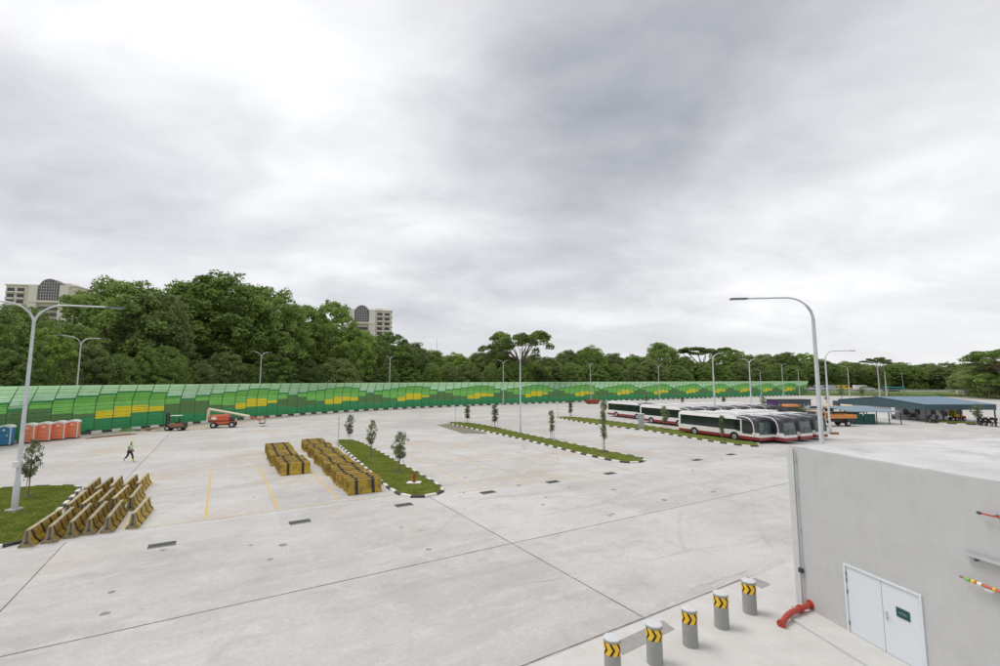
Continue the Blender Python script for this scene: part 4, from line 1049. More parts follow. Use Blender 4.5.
# site litter by the barrier
def litter(p, col, lab, cat, name):
    b = MB(); random.seed(hash(lab) % 1000 if False else len(lab))
    for i in range(7): b.box((random.uniform(-.8,.8),random.uniform(-.3,.3),0.08+0.06*i), (random.uniform(.8,1.8),random.uniform(.1,.3),.06), col, rz=random.uniform(-.5,.5))
    tag(b.build(name, loc=G(*p)), lab, cat)
litter((91,433.3), M['dark'], 'dark pile of timber offcuts right of the toilets', 'timber pile', 'timber_pile')
litter((152,431), M['rust'], 'low pile of brown planks left of the forklift', 'plank pile', 'plank_pile')
b = MB(); b.box((0,0,.05), (5.2,.5,.1), M['rust'], rz=0); b.box((0,.1,.14), (4.2,.22,.08), M['stake']); tag(b.build('timber_beam', loc=G(112,436.5), rz=R(63)), 'long low timber beam on the ground in front of the kerb', 'timber beam')
t = thing('tarpaulin_heap', 'greenish tarpaulin heap lying at the kerb below the barrier', 'tarpaulin', G(128,431), 0)
b = MB(); b.ball((0,0,0), 1, mat('tarp_green',(0.12,0.25,0.08),0.7), 14, 8, (1.1,.5,.42), 0); b.ball((1.0,.3,0), .6, M['dark'], 12, 7, (1,.6,.4), 0); b.build('tarpaulin', t, True)
# red barrow box by the far wall
t = thing('tipper_skip', 'small rust-red skip standing at the barrier kerb left of the buses', 'skip', G(592.5,403.9), 0.5)
b = MB(); b.prism([(-2.2,1.3),(-1.6,.2),(1.6,.2),(2.2,1.3)], mat('skip_red',(0.28,0.05,0.03),.7), 'y', -.9, .9); b.build('bin', t)
b = MB(); 
for x in (-1.2,1.2): b.box((x,0,.1), (.3,1.7,.2), M['dark'])
b.build('skid', t)

# ------------------------------------------------------------------ small furniture
t = thing('fire_hydrant', 'small red hydrant on a white slab at the near island tip', 'hydrant', G(414,484.5)+Vector((0,0,.1)), 0)
b = MB(); b.box((0,0,0.03), (.95,.6,.07), M['white'], bev=.01); b.build('slab', t)
b = MB(); b.tube([(0,0,.06),(0,0,.12),(0,0,.13),(0,0,.5),(0,0,.56),(0,0,.66)], [.13,.13,.075,.075,.1,.03], M['hydrant'], 12); b.build('body', t, True)
for s in (-1,1):
    b = MB(); b.tube([(0,0,.4),(s*.17,0,.4)], .05, M['hydrant'], 10); b.build('outlet', t)
b = MB(); b.tube([(0,0,.64),(0,0,.72)], .07, M['hydrant'], 6); b.build('cap', t)
t = thing('utility_cabinet', 'grey steel utility cabinet on the island beside the middle row of buses', 'cabinet', G(641.5,428.5), R(-20))
b = MB(); b.box((0,0,1.1), (.85,.6,2.0), M['cabinet'], bev=.03); b.box((0,0,.08), (1,.75,.16), M['plinth']); b.build('housing', t)
b = MB(); b.box((-.2,-.31,1.1), (.38,.02,1.8), M['cabinet']); b.box((.2,-.31,1.1), (.38,.02,1.8), M['cabinet']); b.build('door', t)
b = MB(); b.box((0,0,2.13), (.95,.7,.06), M['pale_roof'], bev=.02); b.build('lid', t)

# ------------------------------------------------------------------ person
t = thing('person', 'worker in yellow helmet and pale hi-vis vest striding across the apron', 'person', G(129,461.6), R(-8))
def skin_obj(name, joints, edges, m, parent, lv=2):
    me = bpy.data.meshes.new(name); me.from_pydata([j[:3] for j in joints], edges, []); o = bpy.data.objects.new(name, me); COL.objects.link(o); o.parent = parent
    md = o.modifiers.new('skin', 'SKIN'); md.use_smooth_shade = True
    for i, j in enumerate(joints): 
        v = me.skin_vertices[0].data[i]; v.radius = (j[3], j[4] if len(j) > 4 else j[3])
    me.skin_vertices[0].data[0].use_root = True
    s = o.modifiers.new('sub', 'SUBSURF'); s.levels = lv; s.render_levels = lv; me.materials.append(m); return o
# walking towards +x, slight lean
J = [(0,0,.93,.13,.15),(0.02,0,1.12,.12,.15),(0.05,0,1.34,.125,.18),(0.07,0,1.47,.06,.06),(0.09,0,1.57,.055,.055),(0.10,0,1.66,.085,.075),
     (0.0,.09,.88,.09),(0.20,.10,.50,.06),(0.30,.10,.10,.042),(0.42,.10,.05,.04),
     (0.0,-.09,.88,.09),(-0.10,-.10,.50,.06),(-0.40,-.10,.20,.042),(-0.34,-.10,.09,.04),
     (0.05,.2,1.40,.055),(-.08,.26,1.14,.042),(0.06,.27,.95,.032),(0.10,.27,.90,.03),
     (0.05,-.2,1.40,.055),(0.12,-.27,1.15,.042),(0.34,-.25,1.05,.032),(0.39,-.25,1.05,.03)]
E_ = [(0,1),(1,2),(2,3),(3,4),(4,5),(0,6),(6,7),(7,8),(8,9),(0,10),(10,11),(11,12),(12,13),(2,14),(14,15),(15,16),(16,17),(2,18),(18,19),(19,20),(20,21)]
skin_obj('body', J, E_, M['skin'], t)
skin_obj('trousers', [(0,0,.95,.15,.165),(0.0,.09,.86,.105),(0.20,.10,.50,.078),(0.28,.10,.2,.068),(0.0,-.09,.86,.105),(-.10,-.10,.50,.078),(-.33,-.10,.27,.066)], [(0,1),(1,2),(2,3),(0,4),(4,5),(5,6)], M['trousers'], t)
skin_obj('vest', [(0.01,0,.98,.155,.17),(0.02,0,1.14,.15,.175),(0.05,0,1.36,.145,.2),(0.065,0,1.45,.09,.12),(0.05,.2,1.39,.072),(0.0,.235,1.25,.06),(0.05,-.2,1.39,.072),(0.09,-.235,1.25,.06)], [(0,1),(1,2),(2,3),(2,4),(4,5),(2,6),(6,7)], M['vest'], t)
for s, (kx, kz, fx, fz, tx, tz) in ((1,(.26,.32,.30,.09,.46,.04)),(-1,(-.26,.36,-.42,.2,-.33,.08))):
    skin_obj('boot', [(kx,s*.10,kz,.072),(fx,s*.10,fz,.062),(tx,s*.10,tz,.05)], [(0,1),(1,2)], M['boots'], t)
b = MB(); b.ball((.10,0,1.70), .125, M['yellow'], 16, 10, (1.05,.95,.85), -.05); b.tube([(.10,0,1.692),(.10,0,1.70)], .15, M['yellow'], 16); b.build('helmet', t, True)
for s in (-1,1):
    b = MB(); b.ball((.178,s*.03,1.655), .012, M['black'], 8, 6); b.build('eye', t)
for s, hx_, hz_ in ((1,.12,.86),(-1,.43,1.05)):
    b = MB(); y = s*.26; b.ball((hx_,y,hz_), .04, M['skin'], 10, 7, (.9,.6,1.1))
    for k in range(4): b.tube([(hx_+.012*k-.02,y,hz_-.03),(hx_+.012*k-.01,y-s*.01,hz_-.075),(hx_+.012*k+.008,y-s*.02,hz_-.095+.006*abs(k-1.5))], [.011,.010,.007], M['skin'], 6)
    b.tube([(hx_+.02,y-s*.02,hz_),(hx_+.05,y-s*.03,hz_-.03),(hx_+.055,y-s*.03,hz_-.055)], [.012,.011,.008], M['skin'], 6); b.build('hand', t, True)

# ------------------------------------------------------------------ trees
def leaf_cloud(centres, n, size, rng, flat_=0.6):
    """centres: (x,y,z,rx,rz) clumps -> leaf quads through each clump's volume"""
    V = []; tot = 0
    for (cx, cy, cz, rx, rz_) in centres:
        k = int(n*(rx**1.6)); 
        u = rng.normal(size=(k,3)); u /= np.linalg.norm(u, axis=1)[:,None]
        u[:,2] = np.where(u[:,2] < -0.6, -u[:,2]*0.6, u[:,2])
        r = rng.uniform(0.35, 1.0, size=k)**0.5
        r *= 1+0.16*np.sin(u[:,0]*7+cx)*np.cos(u[:,1]*6+cy)
        p = u*r[:,None]*np.array([rx, rx, rz_])+np.array([cx, cy, cz])
        d1 = rng.normal(size=(k,3)); d1 /= np.linalg.norm(d1, axis=1)[:,None]; d1[:,2] *= flat_
        up = u*0.8+rng.normal(size=(k,3))*0.5+np.array([0,0,0.5])
        d2 = np.cross(up, d1); d2 /= (np.linalg.norm(d2, axis=1)[:,None]+1e-6)
        s = rng.uniform(0.6, 1.3, size=k)[:,None]*size
        V.append(np.stack([p-d1*s, p-d2*s*0.55, p+d1*s, p+d2*s*0.55], axis=1).reshape(-1,3)); tot += k
    return np.concatenate(V), tot
def cloud_obj(name, V, tot, m, parent):
    me = bpy.data.meshes.new(name); me.vertices.add(tot*4); me.vertices.foreach_set('co', V.astype(np.float32).ravel())
    me.loops.add(tot*4); me.loops.foreach_set('vertex_index', np.arange(tot*4, dtype=np.int32))
    me.polygons.add(tot); me.polygons.foreach_set('loop_start', np.arange(0, tot*4, 4, dtype=np.int32)); me.polygons.foreach_set('loop_total', np.full(tot, 4, dtype=np.int32))
    me.materials.append(m); me.update(calc_edges=True)
    o = bpy.data.objects.new(name, me); COL.objects.link(o); o.parent = parent; return o
def limb(b, p, q, r0, r1, rng, seg=6):
    mid = (Vector(p)+Vector(q))/2+Vector((rng.uniform(-.4,.4), rng.uniform(-.4,.4), rng.uniform(.0,.6)))
    b.tube([p, mid, q], [r0, (r0+r1)/2, r1], M['bark'], seg)
def tree_proto(kind, seed, m):
    """unit tree: 20 m tall, crown radius about 9 m (7 m for 'tall')"""
    rng = np.random.default_rng(seed); rnd = random.Random(seed)
    t = thing('tree', 'x', 'tree'); cl = []; tb = MB()
    def puffs(c_, n_, sp_, r0, r1):
        for _ in range(n_):
            cl.append((c_[0]+rnd.gauss(0,sp_), c_[1]+rnd.gauss(0,sp_), c_[2]+rnd.gauss(0,sp_*.6), rnd.uniform(r0,r1), rnd.uniform(r0,r1)*.72))
    if kind == 'broad':
        for i in range(80):
            a = i*2.39996+rnd.uniform(-.2,.2); ph = math.acos(1-(i+.5)/80*1.12)
            rr = 8.0*(1+0.05*math.sin(3*a+seed)+rnd.uniform(-.05,.03)); zz = 9.6*(1+rnd.uniform(-.05,.02))
            puffs((math.sin(ph)*math.cos(a)*rr, math.sin(ph)*math.sin(a)*rr, 9.4+math.cos(ph)*zz), 3, .75, .8, 1.5)
        for i in range(26):
            a = rnd.uniform(0, 2*math.pi); rr = rnd.uniform(5, 8.6); puffs((math.cos(a)*rr, math.sin(a)*rr, rnd.uniform(3.5, 9.5)), 2, .7, 1.0, 1.7)
        for i in range(16):
            a = rnd.uniform(0, 2*math.pi); rr = rnd.uniform(0, 5); cl.append((math.cos(a)*rr, math.sin(a)*rr, rnd.uniform(8, 16), 2.2, 1.7))
        th = 7
    elif kind == 'round':
        for i in range(84):
            a = i*2.39996+rnd.uniform(-.2,.2); ph = math.acos(1-(i+.5)/84*1.8); rr = 6.9*(1+0.06*math.sin(2*a+seed)+rnd.uniform(-.07,.04))
            puffs((math.sin(ph)*math.cos(a)*rr, math.sin(ph)*math.sin(a)*rr, 10.6+math.cos(ph)*8.4*(1+rnd.uniform(-.07,.05))), 3, .7, .75, 1.4)
        for i in range(16): cl.append((rnd.uniform(-4,4), rnd.uniform(-4,4), rnd.uniform(4,15), 2.2, 1.8))
        th = 6
    elif kind == 'bushy':
        for i in range(120):
            a = i*2.39996; rr = 8.4*math.sqrt((i+.5)/120); top = 18.6*(max(0.03,1-(rr/9.6)**2))**.42*(1+rnd.uniform(-.08,.04))
            puffs((math.cos(a)*rr, math.sin(a)*rr, top), 2, .6, 1.2, 1.8)
            cl.append((math.cos(a)*rr, math.sin(a)*rr, top*rnd.uniform(.15,.8), rnd.uniform(1.6,2.3), rnd.uniform(1.4,2.1)))
        th = 3
    elif kind == 'open':      # tall open crown, bare limbs showing
        th = 8
        for i in range(15):
            a = 2*math.pi*i/15+rnd.uniform(-.2,.2); rr = rnd.uniform(5,10.5); z = 19.3-((rr/10.5)**2)*5+rnd.uniform(-.7,.3)
            e = (math.cos(a)*rr, math.sin(a)*rr, z-0.6); limb(tb, (0,0,th+rnd.uniform(-1,3)), e, .28, .06, rng)
            for j in range(5):
                q = (e[0]+rnd.uniform(-2.4,2.4), e[1]+rnd.uniform(-2.4,2.4), e[2]+rnd.uniform(-.6,.9)); limb(tb, e, q, .06, .03, rng, 4)
                if rnd.random() < .8: cl.append((*q, rnd.uniform(1.1,1.8), rnd.uniform(.7,1.1)))
        for i in range(10):
            a = rnd.uniform(-.9,.9); rr = rnd.uniform(6,10); cl.append((math.cos(a)*rr, math.sin(a)*rr, rnd.uniform(7,16), rnd.uniform(1.2,1.9), rnd.uniform(.8,1.3)))
        for i in range(9):
            a = math.pi+rnd.uniform(-.8,.8); rr = rnd.uniform(5,9); cl.append((math.cos(a)*rr, math.sin(a)*rr, rnd.uniform(8,15), rnd.uniform(1.1,1.8), rnd.uniform(.8,1.3)))
        for i in range(12): cl.append((rnd.uniform(-4,5), rnd.uniform(-4,4), rnd.uniform(6,13), 2.0, 1.4))
    else:                      # umbrella: flat plates of foliage on spreading limbs
        th = 9
        for i in range(8):
            a = 2*math.pi*i/8+rnd.uniform(-.25,.25); rr = rnd.uniform(3,9); z = 18.4-rr*0.16+rnd.uniform(-2.6,.6)
            e = (math.cos(a)*rr, math.sin(a)*rr, z); limb(tb, (0,0,th+rnd.uniform(-1,2)), e, .3, .07, rng)
            for j in range(7):
                q = (e[0]+rnd.uniform(-2.6,2.6), e[1]+rnd.uniform(-2.6,2.6), e[2]+rnd.uniform(.1,.7)); tb.tube([e, q], [.06,.03], M['bark'], 4)
                cl.append((*q, rnd.uniform(1.3,2.2), rnd.uniform(.35,.7)))
    tb.tube([(0,0,-.2),(0.1,0,th*.5),(0,0.1,th),(0.2,-.1,th+5 if kind in ('broad','round') else th+1)], [.62,.46,.38,.14], M['bark'], 9)
    if kind in ('broad','round','bushy'):
        for c_ in rnd.sample(cl, 11):
            limb(tb, (0,0,th-1.5+rnd.uniform(0,2)), (c_[0]*.9, c_[1]*.9, c_[2]-.3), .24, .06, rng)
    tb.build('trunk', t, True)
    dens = {'broad':74,'round':78,'bushy':48,'open':150,'umbrella':150}[kind]
    V, tot = leaf_cloud(cl, dens, 0.27, rng); cloud_obj('crown', V, tot, m, t)
    return t
PR = {'broadA': tree_proto('broad', 1, LEAF[0]), 'broadB': tree_proto('broad', 5, LEAF[1]), 'roundA': tree_proto('round', 2, LEAF[0]), 'roundB': tree_proto('round', 8, LEAF[2]), 'roundC': tree_proto('round', 12, LEAF[1]),
      'bushyA': tree_proto('bushy', 3, LEAF[2]), 'bushyB': tree_proto('bushy', 9, LEAF[0]), 'bushyC': tree_proto('bushy', 17, LEAF[1]), 'openA': tree_proto('open', 4, LEAF[0]), 'umbA': tree_proto('umbrella', 6, LEAF[0]), 'umbB': tree_proto('umbrella', 13, LEAF[2])}
reg(); used_tree = set()
random.seed(21)
def base_on_ray(px, k):
    if px < 806:
        w = p_at(float(np.interp(max(px,-135), px_of, seg)))
        return Vector((w.x*k, w.y*k, 0))
    yd = 238*k/1.1; return Vector((XP(px, 380, yd), yd, 0))
RAD = {'broadA':9.6,'broadB':9.6,'roundA':8.2,'roundB':8.2,'roundC':8.2,'bushyA':9.5,'bushyB':9.5,'bushyC':9.5,'openA':10.5,'umbA':10,'umbB':10}
def put_tree(kind, px, ty, hw, k, label, yd=None, group=None, rz=None):
    q = base_on_ray(px, k) if yd is None else Vector((XP(px, 380, yd), yd, 0))
    h = ZP(px, ty, q.y); dist = q.y
    rad = hw/F*dist; s_z = h/20.3; s_xy = rad/RAD[kind]
    rz = random.uniform(0, 6.28) if rz is None else rz
    if kind not in used_tree:
        o = PR[kind]; used_tree.add(kind); o.location = q; o.rotation_euler = (0,0,rz); o.scale = (s_xy, s_xy, s_z); o['label'] = label
        if group: o['group'] = group
    else: o = dup(PR[kind], q, rz, label, group, (s_xy, s_xy, s_z))
    return o
FR = [('roundA',-32,300,44,1.22),('broadA',12,303,36,1.28),('roundC',38,325,30,1.12),('roundA',62,322,30,1.18),('broadA',112,276,56,1.25),('roundB',152,290,36,1.18),('broadB',212,271,62,1.28),('broadA',262,284,46,1.2),
      ('roundA',178,281,34,1.4),('roundA',296,303,30,1.22),('roundC',328,298,31,1.2),('roundC',350,322,24,1.12),('roundA',388,331,28,1.15),('bushyA',411,341,24,1.2),('bushyB',433,350,20,1.25),('bushyC',456,352,21,1.2),('bushyA',479,351,19,1.2),
      ('bushyB',497,346,18,1.2),('openA',521,327,36,1.12),('bushyA',548,356,20,1.15),('bushyA',568,349,18,1.2),('bushyC',590,345,21,1.15),('bushyA',613,352,19,1.2),('bushyC',634,354,19,1.15),('bushyB',663,342,20,1.22),('bushyA',648,356,15,1.1),
      ('bushyB',684,356,17,1.15),('umbA',703,341.5,23,1.15),('broadB',730,347,23,1.2),('bushyA',749,354,17,1.12),('bushyA',766,353,18,1.2),('bushyB',786,352,19,1.15),('broadB',806,352.5,20,1.25),
      ('bushyB',824,360,19,1.1),('bushyC',845,361,19,1.25),('bushyA',863,363,17,1.2),('umbB',880,354.5,13,1.05),('bushyB',897,362,20,1.2),('bushyA',918,364,19,1.25),('bushyA',938,366,19,1.15),('bushyB',957,365,18,1.3),('bushyA',975,363,20,1.1)]
lk = {'broadA':'broad dark tree','broadB':'broad fresh-green tree','roundA':'round dark tree','roundB':'round olive tree','roundC':'bright green tree','openA':'tall open-crowned tree','umbA':'umbrella tree','umbB':'olive umbrella tree','bushyA':'olive bushy tree','bushyB':'dark bushy tree','bushyC':'fresh green bushy tree'}
def where(px):
    marks = [(0,'the left edge'),(47,'the left apartment block'),(115,'the worker'),(175,'the forklift'),(228,'the boom lift'),(255,'the boom lift lamp'),(330,'the long barrier row'),(369,'the small apartment block'),(387,'the curve-end lamp'),(434,'the antennas'),(466,'the middle island tip'),(520,'the middle island lamp'),(589,'the rearmost bus lamp'),(657,'the middle bus lamp'),(713,'the bus-roof lamp'),(750,'the shrub lamp'),(781,'the dark cabin'),(818,'the tall right lamp'),(848,'the far field lamp'),(880,'the shed ridge lamp'),(903,'the faint mast'),(940,'the blue shed roof'),(962,'the white van'),(990,'the right edge')]
    m = min(marks, key=lambda q: abs(q[0]-px)); return m[1]
for i, (kd, px, ty, hw, k) in enumerate(FR):
    put_tree(kd, px, ty, hw, k, '%s near %s, %s from the left' % (lk[kd], where(px), ordw(i+1)), group='big trees beyond the noise barrier')
put_tree('openA', 1008, 347, 34, 1, 'wide layered tree with bare limbs towering at the right edge', 165, 'big trees beyond the noise barrier', 3.5)
put_tree('umbB', 988, 356, 20, 1, 'lower pale umbrella tree left of the layered one at right edge', 172, 'big trees beyond the noise barrier')
put_tree('bushyA', 1012, 360, 42, 1, 'large olive bushy tree under the umbrella tree at the right edge', 175, 'big trees beyond the noise barrier')
put_tree('bushyA', 978, 369, 24, 1, 'yellow-green bushy tree behind the white van', 205, 'big trees beyond the noise barrier')
# second rank filling the gaps
prof_x = [-60,0,30,60,100,150,200,250,290,330,360,400,430,480,520,560,600,640,680,720,760,800,840,900,960,1010]
prof_y = [310,318,345,340,300,292,284,292,318,312,330,345,356,357,352,358,354,360,360,358,360,360,368,369,370,366]
i = 0; px = -50
while px < 1020:
    kd = ['roundA','roundB','broadA','roundC'][i % 4] if px < 400 else ['bushyB','bushyC','bushyA'][i % 3]
    ty = float(np.interp(px, prof_x, prof_y))+random.uniform(-1.5,3); hw = (24 if px < 400 else 17)*random.uniform(.9,1.15)
    put_tree(kd, px, ty, hw, 1.55+random.uniform(-.08,.1), '%s near %s, %s of the rear rank' % (lk[kd], where(px), ordw(i+1)), group='rear rank of trees')
    px += hw*1.45; i += 1
# understorey along the barrier
i = 0; px = -40
while px < 1025:
    kd = ['bushyB','roundA','bushyB','bushyA','roundB'][i % 5]
    ty = 356 if px < 350 else 364; ty += random.uniform(-16,9) if px < 350 else random.uniform(-3,2); hw = (20 if px < 350 else 13)*random.uniform(.7,1.35)
    put_tree(kd, px, ty, hw, 1.09 if px < 800 else 1.14+random.uniform(-.02,.05), '%s near %s, %s of the low rank' % (lk[kd], where(px), ordw(i+1)), group='low bushy trees along the barrier')
    px += hw*1.4; i += 1
reg()

# young trees on the islands
def young(seed, slim=False):
    rng = np.random.default_rng(seed); rnd = random.Random(seed); t = thing('young_tree', 'x', 'young tree', group='staked young trees on the islands')
    tb = MB(); tb.tube([(0,0,-.05),(.02,0,.8),(-.01,.02,1.9),(.02,0,2.75)], [.035,.03,.022,.008], M['bark'], 7); cl = []
    for i in range(58):
        z = rnd.uniform(1.05, 2.85) if not slim else rnd.uniform(.8,2.9); w = .62*math.sin(min(1,max(0.12,(3.05-z)/2.1))*math.pi*.92)**.7 if not slim else .28
        a = rnd.uniform(0,6.28); rr = rnd.uniform(.1,1)*w; e = (math.cos(a)*rr, math.sin(a)*rr, z); tb.tube([(0,0,z-.35),e], [.012,.005], M['bark'], 4); cl.append((*e, rnd.uniform(.14,.24), rnd.uniform(.14,.22)))
    tb.build('trunk', t, True)
    V = []; tot = 0
    for c_ in cl:
        k = 28; u = rng.normal(size=(k,3)); u /= np.linalg.norm(u,axis=1)[:,None]; p_ = u*rng.uniform(.2,1.15,size=(k,1))*np.array([c_[3],c_[3],c_[4]])+np.array(c_[:3])
        d1 = rng.normal(size=(k,3)); d1 /= np.linalg.norm(d1,axis=1)[:,None]; d2 = np.cross(d1, rng.normal(size=(k,3))); d2 /= np.linalg.norm(d2,axis=1)[:,None]; s = .06
        V.append(np.stack([p_-d1*s,p_-d2*s*.5,p_+d1*s,p_+d2*s*.5],axis=1).reshape(-1,3)); tot += k
    cloud_obj('crown', np.concatenate(V), tot, LEAF_YOUNG, t)
    for s in (-1,1):
        b = MB(); b.tube([(s*.3,.05,-.05),(s*.26,.05,1.5)], .02, M['stake'], 6); b.build('support_stake', t)
    b = MB(); b.ball((0,0,0), .5, M['soil'], 14, 6, (1,1,.1), 0); b.build('soil_mound', t, True)
    return t
YA, YB = young(31), young(37, True); reg(); uy = set()
YT = [('A',(399,473.5),433,9.5,'nearest young tree on the near island, beside the hydrant'),('A',(371,457.5),421,6.5,'middle young tree of three on the near island'),('A',(349,444.5),415.5,5.5,'farthest young tree of three on the near island'),
      ('A',(28,497.5),441,10,'young tree with stakes beside the big left lamp'),('B',(467.3,423.6),405.5,3.4,'small tree at the far end of the middle island, left of its neighbour'),('B',(495,428.6),405,4.2,'small tree on the middle island just left of its lamp'),
      ('B',(552,440),411,3.6,'thin young tree on the middle island right of its lamp'),('B',(604.3,453),401.5,4.6,'tall staked young tree near the near tip of the middle island'),('B',(570.5,417.8),400.5,3.2,'small young tree at the far end of the island by the buses'),
      ('A',(665.5,430.5),406.5,5,'pale young tree in front of the middle bus'),('B',(722.5,440.5),416,3.2,'thin young tree in front of the nearest bus'),
      ('B',(646.2,402.6),396,2.2,'tiny dark tree on the far apron above the middle bus'),('B',(682.5,403.4),396.5,2.4,'tiny dark tree on the far apron left of the bus-roof lamp'),('B',(724,406),396.5,2.4,'tiny dark tree on the far apron right of the bus-roof lamp'),
      ('A',(763.5,408.5),396,4,'small bushy tree between the round shrubs and the dark cabin'),('A',(842,399),385,3.6,'small tree on the far verge left of the blue shed'),('A',(827,402.5),395,3,'small tree on the far apron behind the tall lamp pole'),('A',(862,397),386.5,3.5,'small tree on the far verge above the shed gable'),
      ('A',(945,421.5),406,5,'small leafy tree before the blue shed, left one'),('A',(978.5,424),404,6,'small leafy tree before the blue shed, right one beside motorcycles'),('A',(994,398.5),384,4,'small tree on the verge at the right edge')]
for (kd, p, ty, hw, lab) in YT:
    q = G(*p); h = ZP(p[0], ty, q.y); w = hw/F*q.y; src = YA if kd == 'A' else YB; sx_ = w/(.72 if kd == 'A' else .42); s3 = (sx_, sx_, h/2.95)
    q.z = 0.1 if p[1] > 415 and p[0] < 760 else 0
    if kd not in uy: uy.add(kd); src.location = q; src.scale = s3; src['label'] = lab
    else: dup(src, q, random.uniform(0,6), lab, None, s3)
# round shrubs
def shrub(p, r, lab, hz=.75, m=LEAF[0]):
    rng = np.random.default_rng(int(p[0])); t = thing('shrub', lab, 'shrub', G(*p)); V, tot = leaf_cloud([(0,0,r*.3,r,r*hz)], 900/(r**1.6), .09, rng); cloud_obj('foliage', V, tot, m, t)
    b = MB()
    for k in range(4): b.tube([(0,0,0),(math.cos(k*1.6)*r*.5,math.sin(k*1.6)*r*.5,r*.6)], .03, M['bark'], 5)
    b.build('stem', t)
shrub((748.2,410.5), 1.0, 'left of two round clipped shrubs beyond the buses'); shrub((754.5,411), 1.25, 'right and larger of two round clipped shrubs beyond the buses')
shrub((800,412.5), 1.4, 'dark shrub in front of the dark cabin', .9, LEAF[2])

# ------------------------------------------------------------------ apartment blocks
def apartment(px_c, yd, ytop, w, dep, rz, floors, lab, arch_x, arch_w):
    base = Vector((XP(px_c, 330, yd), yd, 0)); H_ = ZP(px_c, ytop, yd)
    t = thing('apartment_block', lab, 'building', base, rz); fh = 3.05
    b = MB(); b.box((0, dep/2, H_/2), (w, dep, H_), M['facade']); b.build('wall', t)
    b = MB(); b.box((0, dep/2, H_+.3), (w+1, dep+1, .6), M['facade_trim'], bev=.1); b.box((w*.22, dep*.5, H_+1.4), (w*.18, dep*.4, 2.2), M['facade']); b.build('roof', t)
    # arched glazed top
    aw = arch_w; ar = MB(); pts = [(arch_x-aw/2, H_-7), (arch_x-aw/2, H_-1)]+[(arch_x-aw/2*math.cos(a), H_-1+aw/2*math.sin(a)) for a in [math.pi*i/14 for i in range(1,14)]]+[(arch_x+aw/2, H_-1), (arch_x+aw/2, H_-7)]
    ar.prism(pts, M['arch_glass'], 'y', -1.0, 3.0); a_o = ar.build('arched_window', t)
    fr = MB()
    for k in range(-3,4): 
        x = arch_x+k*aw/8; hh = H_-1+math.sqrt(max(0,(aw/2)**2-(x-arch_x)**2)); fr.box((x,-1.03,(H_-7+hh)/2), (.12,.08,hh-H_+7), M['facade_trim'])
    for k in range(6): z = H_-6+k*1.5; ww = aw if z < H_-1 else 2*math.sqrt(max(.1,(aw/2)**2-(z-H_+1)**2)); fr.box((arch_x,-1.04,z), (ww,.08,.1), M['facade_trim'])
    fr.build('mullion', a_o)
    ctr = MB()
    for s in (-1,1): ctr.box((arch_x+s*(aw/2+2.2), -.6, H_/2+.2), (3.8,1.4,H_+.4), M['facade_trim'])
    ctr.box((arch_x,-.9,H_-8), (aw+7,1.6,1.0), M['facade_trim']); ctr.build('tower_bay', t)
    for f in range(floors):
        z = H_-2.2-f*fh
        xs = []; x = -w/2+2.2
        while x < w/2-1.5:
            if abs(x-arch_x) > aw/2+4.6: xs.append(x)
            x += 4.4
        for x in xs:
            wb = MB(); wb.box((x,-.02,z), (3.1,.14,1.9), M['far_glass']); wo = wb.build('window', t)
            sb = MB(); sb.box((x,-.5,z-1.25), (3.6,1.0,.7), M['facade_trim']); sb.build('balcony', wo)
        if z < H_-9:
            wb = MB(); wb.box((arch_x,-.85,z), (aw*.9,.2,1.6), M['far_glass']); wb.build('window', t)
        for s in (-1,1):
            if floors > 0:
                yy = 2.5
                sw = MB()
                while yy < dep-2: sw.box((s*(w/2+.02), yy, z), (.14,2.4,1.9), M['far_glass']); sw.box((s*(w/2+.3), yy, z-1.25), (.6,3.0,.6), M['facade_trim']); yy += 4.2
                sw.build('window', t)
apartment(37, 225, 286, 31, 16, R(8), 9, 'cream apartment block with dark arched window behind trees at the left', 4.2, 9.2)
apartment(369, 280, 310.5, 27, 24, R(16), 8, 'cream apartment block with small arched window right of the tall trees', -4.5, 8.0)
# low roof at far left above the barrier
t = thing('guard_hut', 'small brick-coloured hut roof just above the barrier at far left', 'hut', Vector((XP(14,384,88)+-0,88,0)), .5)
b = MB(); b.box((0,0,3.1), (4,3,6.2), M['facade']); b.build('wall', t); b = MB(); b.box((0,0,6.3), (4.6,3.6,.35), mat('hut_roof',(.35,.25,.18),.8)); b.build('roof', t)
b = MB(); b.box((.4,-1.52,5.6), (1.2,.1,.6), M['far_glass']); b.build('window', t)

# ------------------------------------------------------------------ right background: sheds, vehicles
t = thing('motorcycle_shed', 'long open-sided shed with blue low-pitched roof and teal fascia', 'shed', (71.2,77.0,0), 0)
SX, SY = 11.6, 19.5; ez0, ez1, rz_ = 2.15, 3.0, 3.95
b = MB(); b.prism([(-.2,ez1),(SY/2,rz_),(SY+.2,ez1),(SY+.2,ez1+.08),(SY/2,rz_+.08),(-.2,ez1+.08)], M['blue_roof'], 'x', -.2, SX+.2)
for k in range(1, 40): b.box((k*SX/40, SY/4, 0), (.0,.0,.0), M['blue_roof']) if False else None
b.build('roof', t)
b = MB(); b.box((SX/2,-.1,(ez0+ez1)/2), (SX+.2,.1,ez1-ez0), M['teal']); b.build('fascia', t)
b = MB(); b.prism([(-.05,ez0),(SY+.05,ez0),(SY+.05,ez1),(SY/2,rz_),(-.05,ez1)], M['teal'], 'x', -.12, 0.0); b.build('gable', t)
for i in range(5):
    for y in (0.1, SY-.1):
        b = MB(); b.box((i*SX/4,y,ez0/2), (.14,.14,ez0), M['dark']); b.build('column', t)
b = MB(); b.box((SX/2+.5,7.6,1.2), (SX-2,.15,2.4), M['white']); b.box((.5,12,1.2),(.15,9,2.4),M['white']); b.build('back_wall', t)
for x in (3.2,5.4,8.3):
    b = MB(); b.box((x,7.5,1.3), (.8,.1,1.0), M['far_glass']); b.build('window', t)
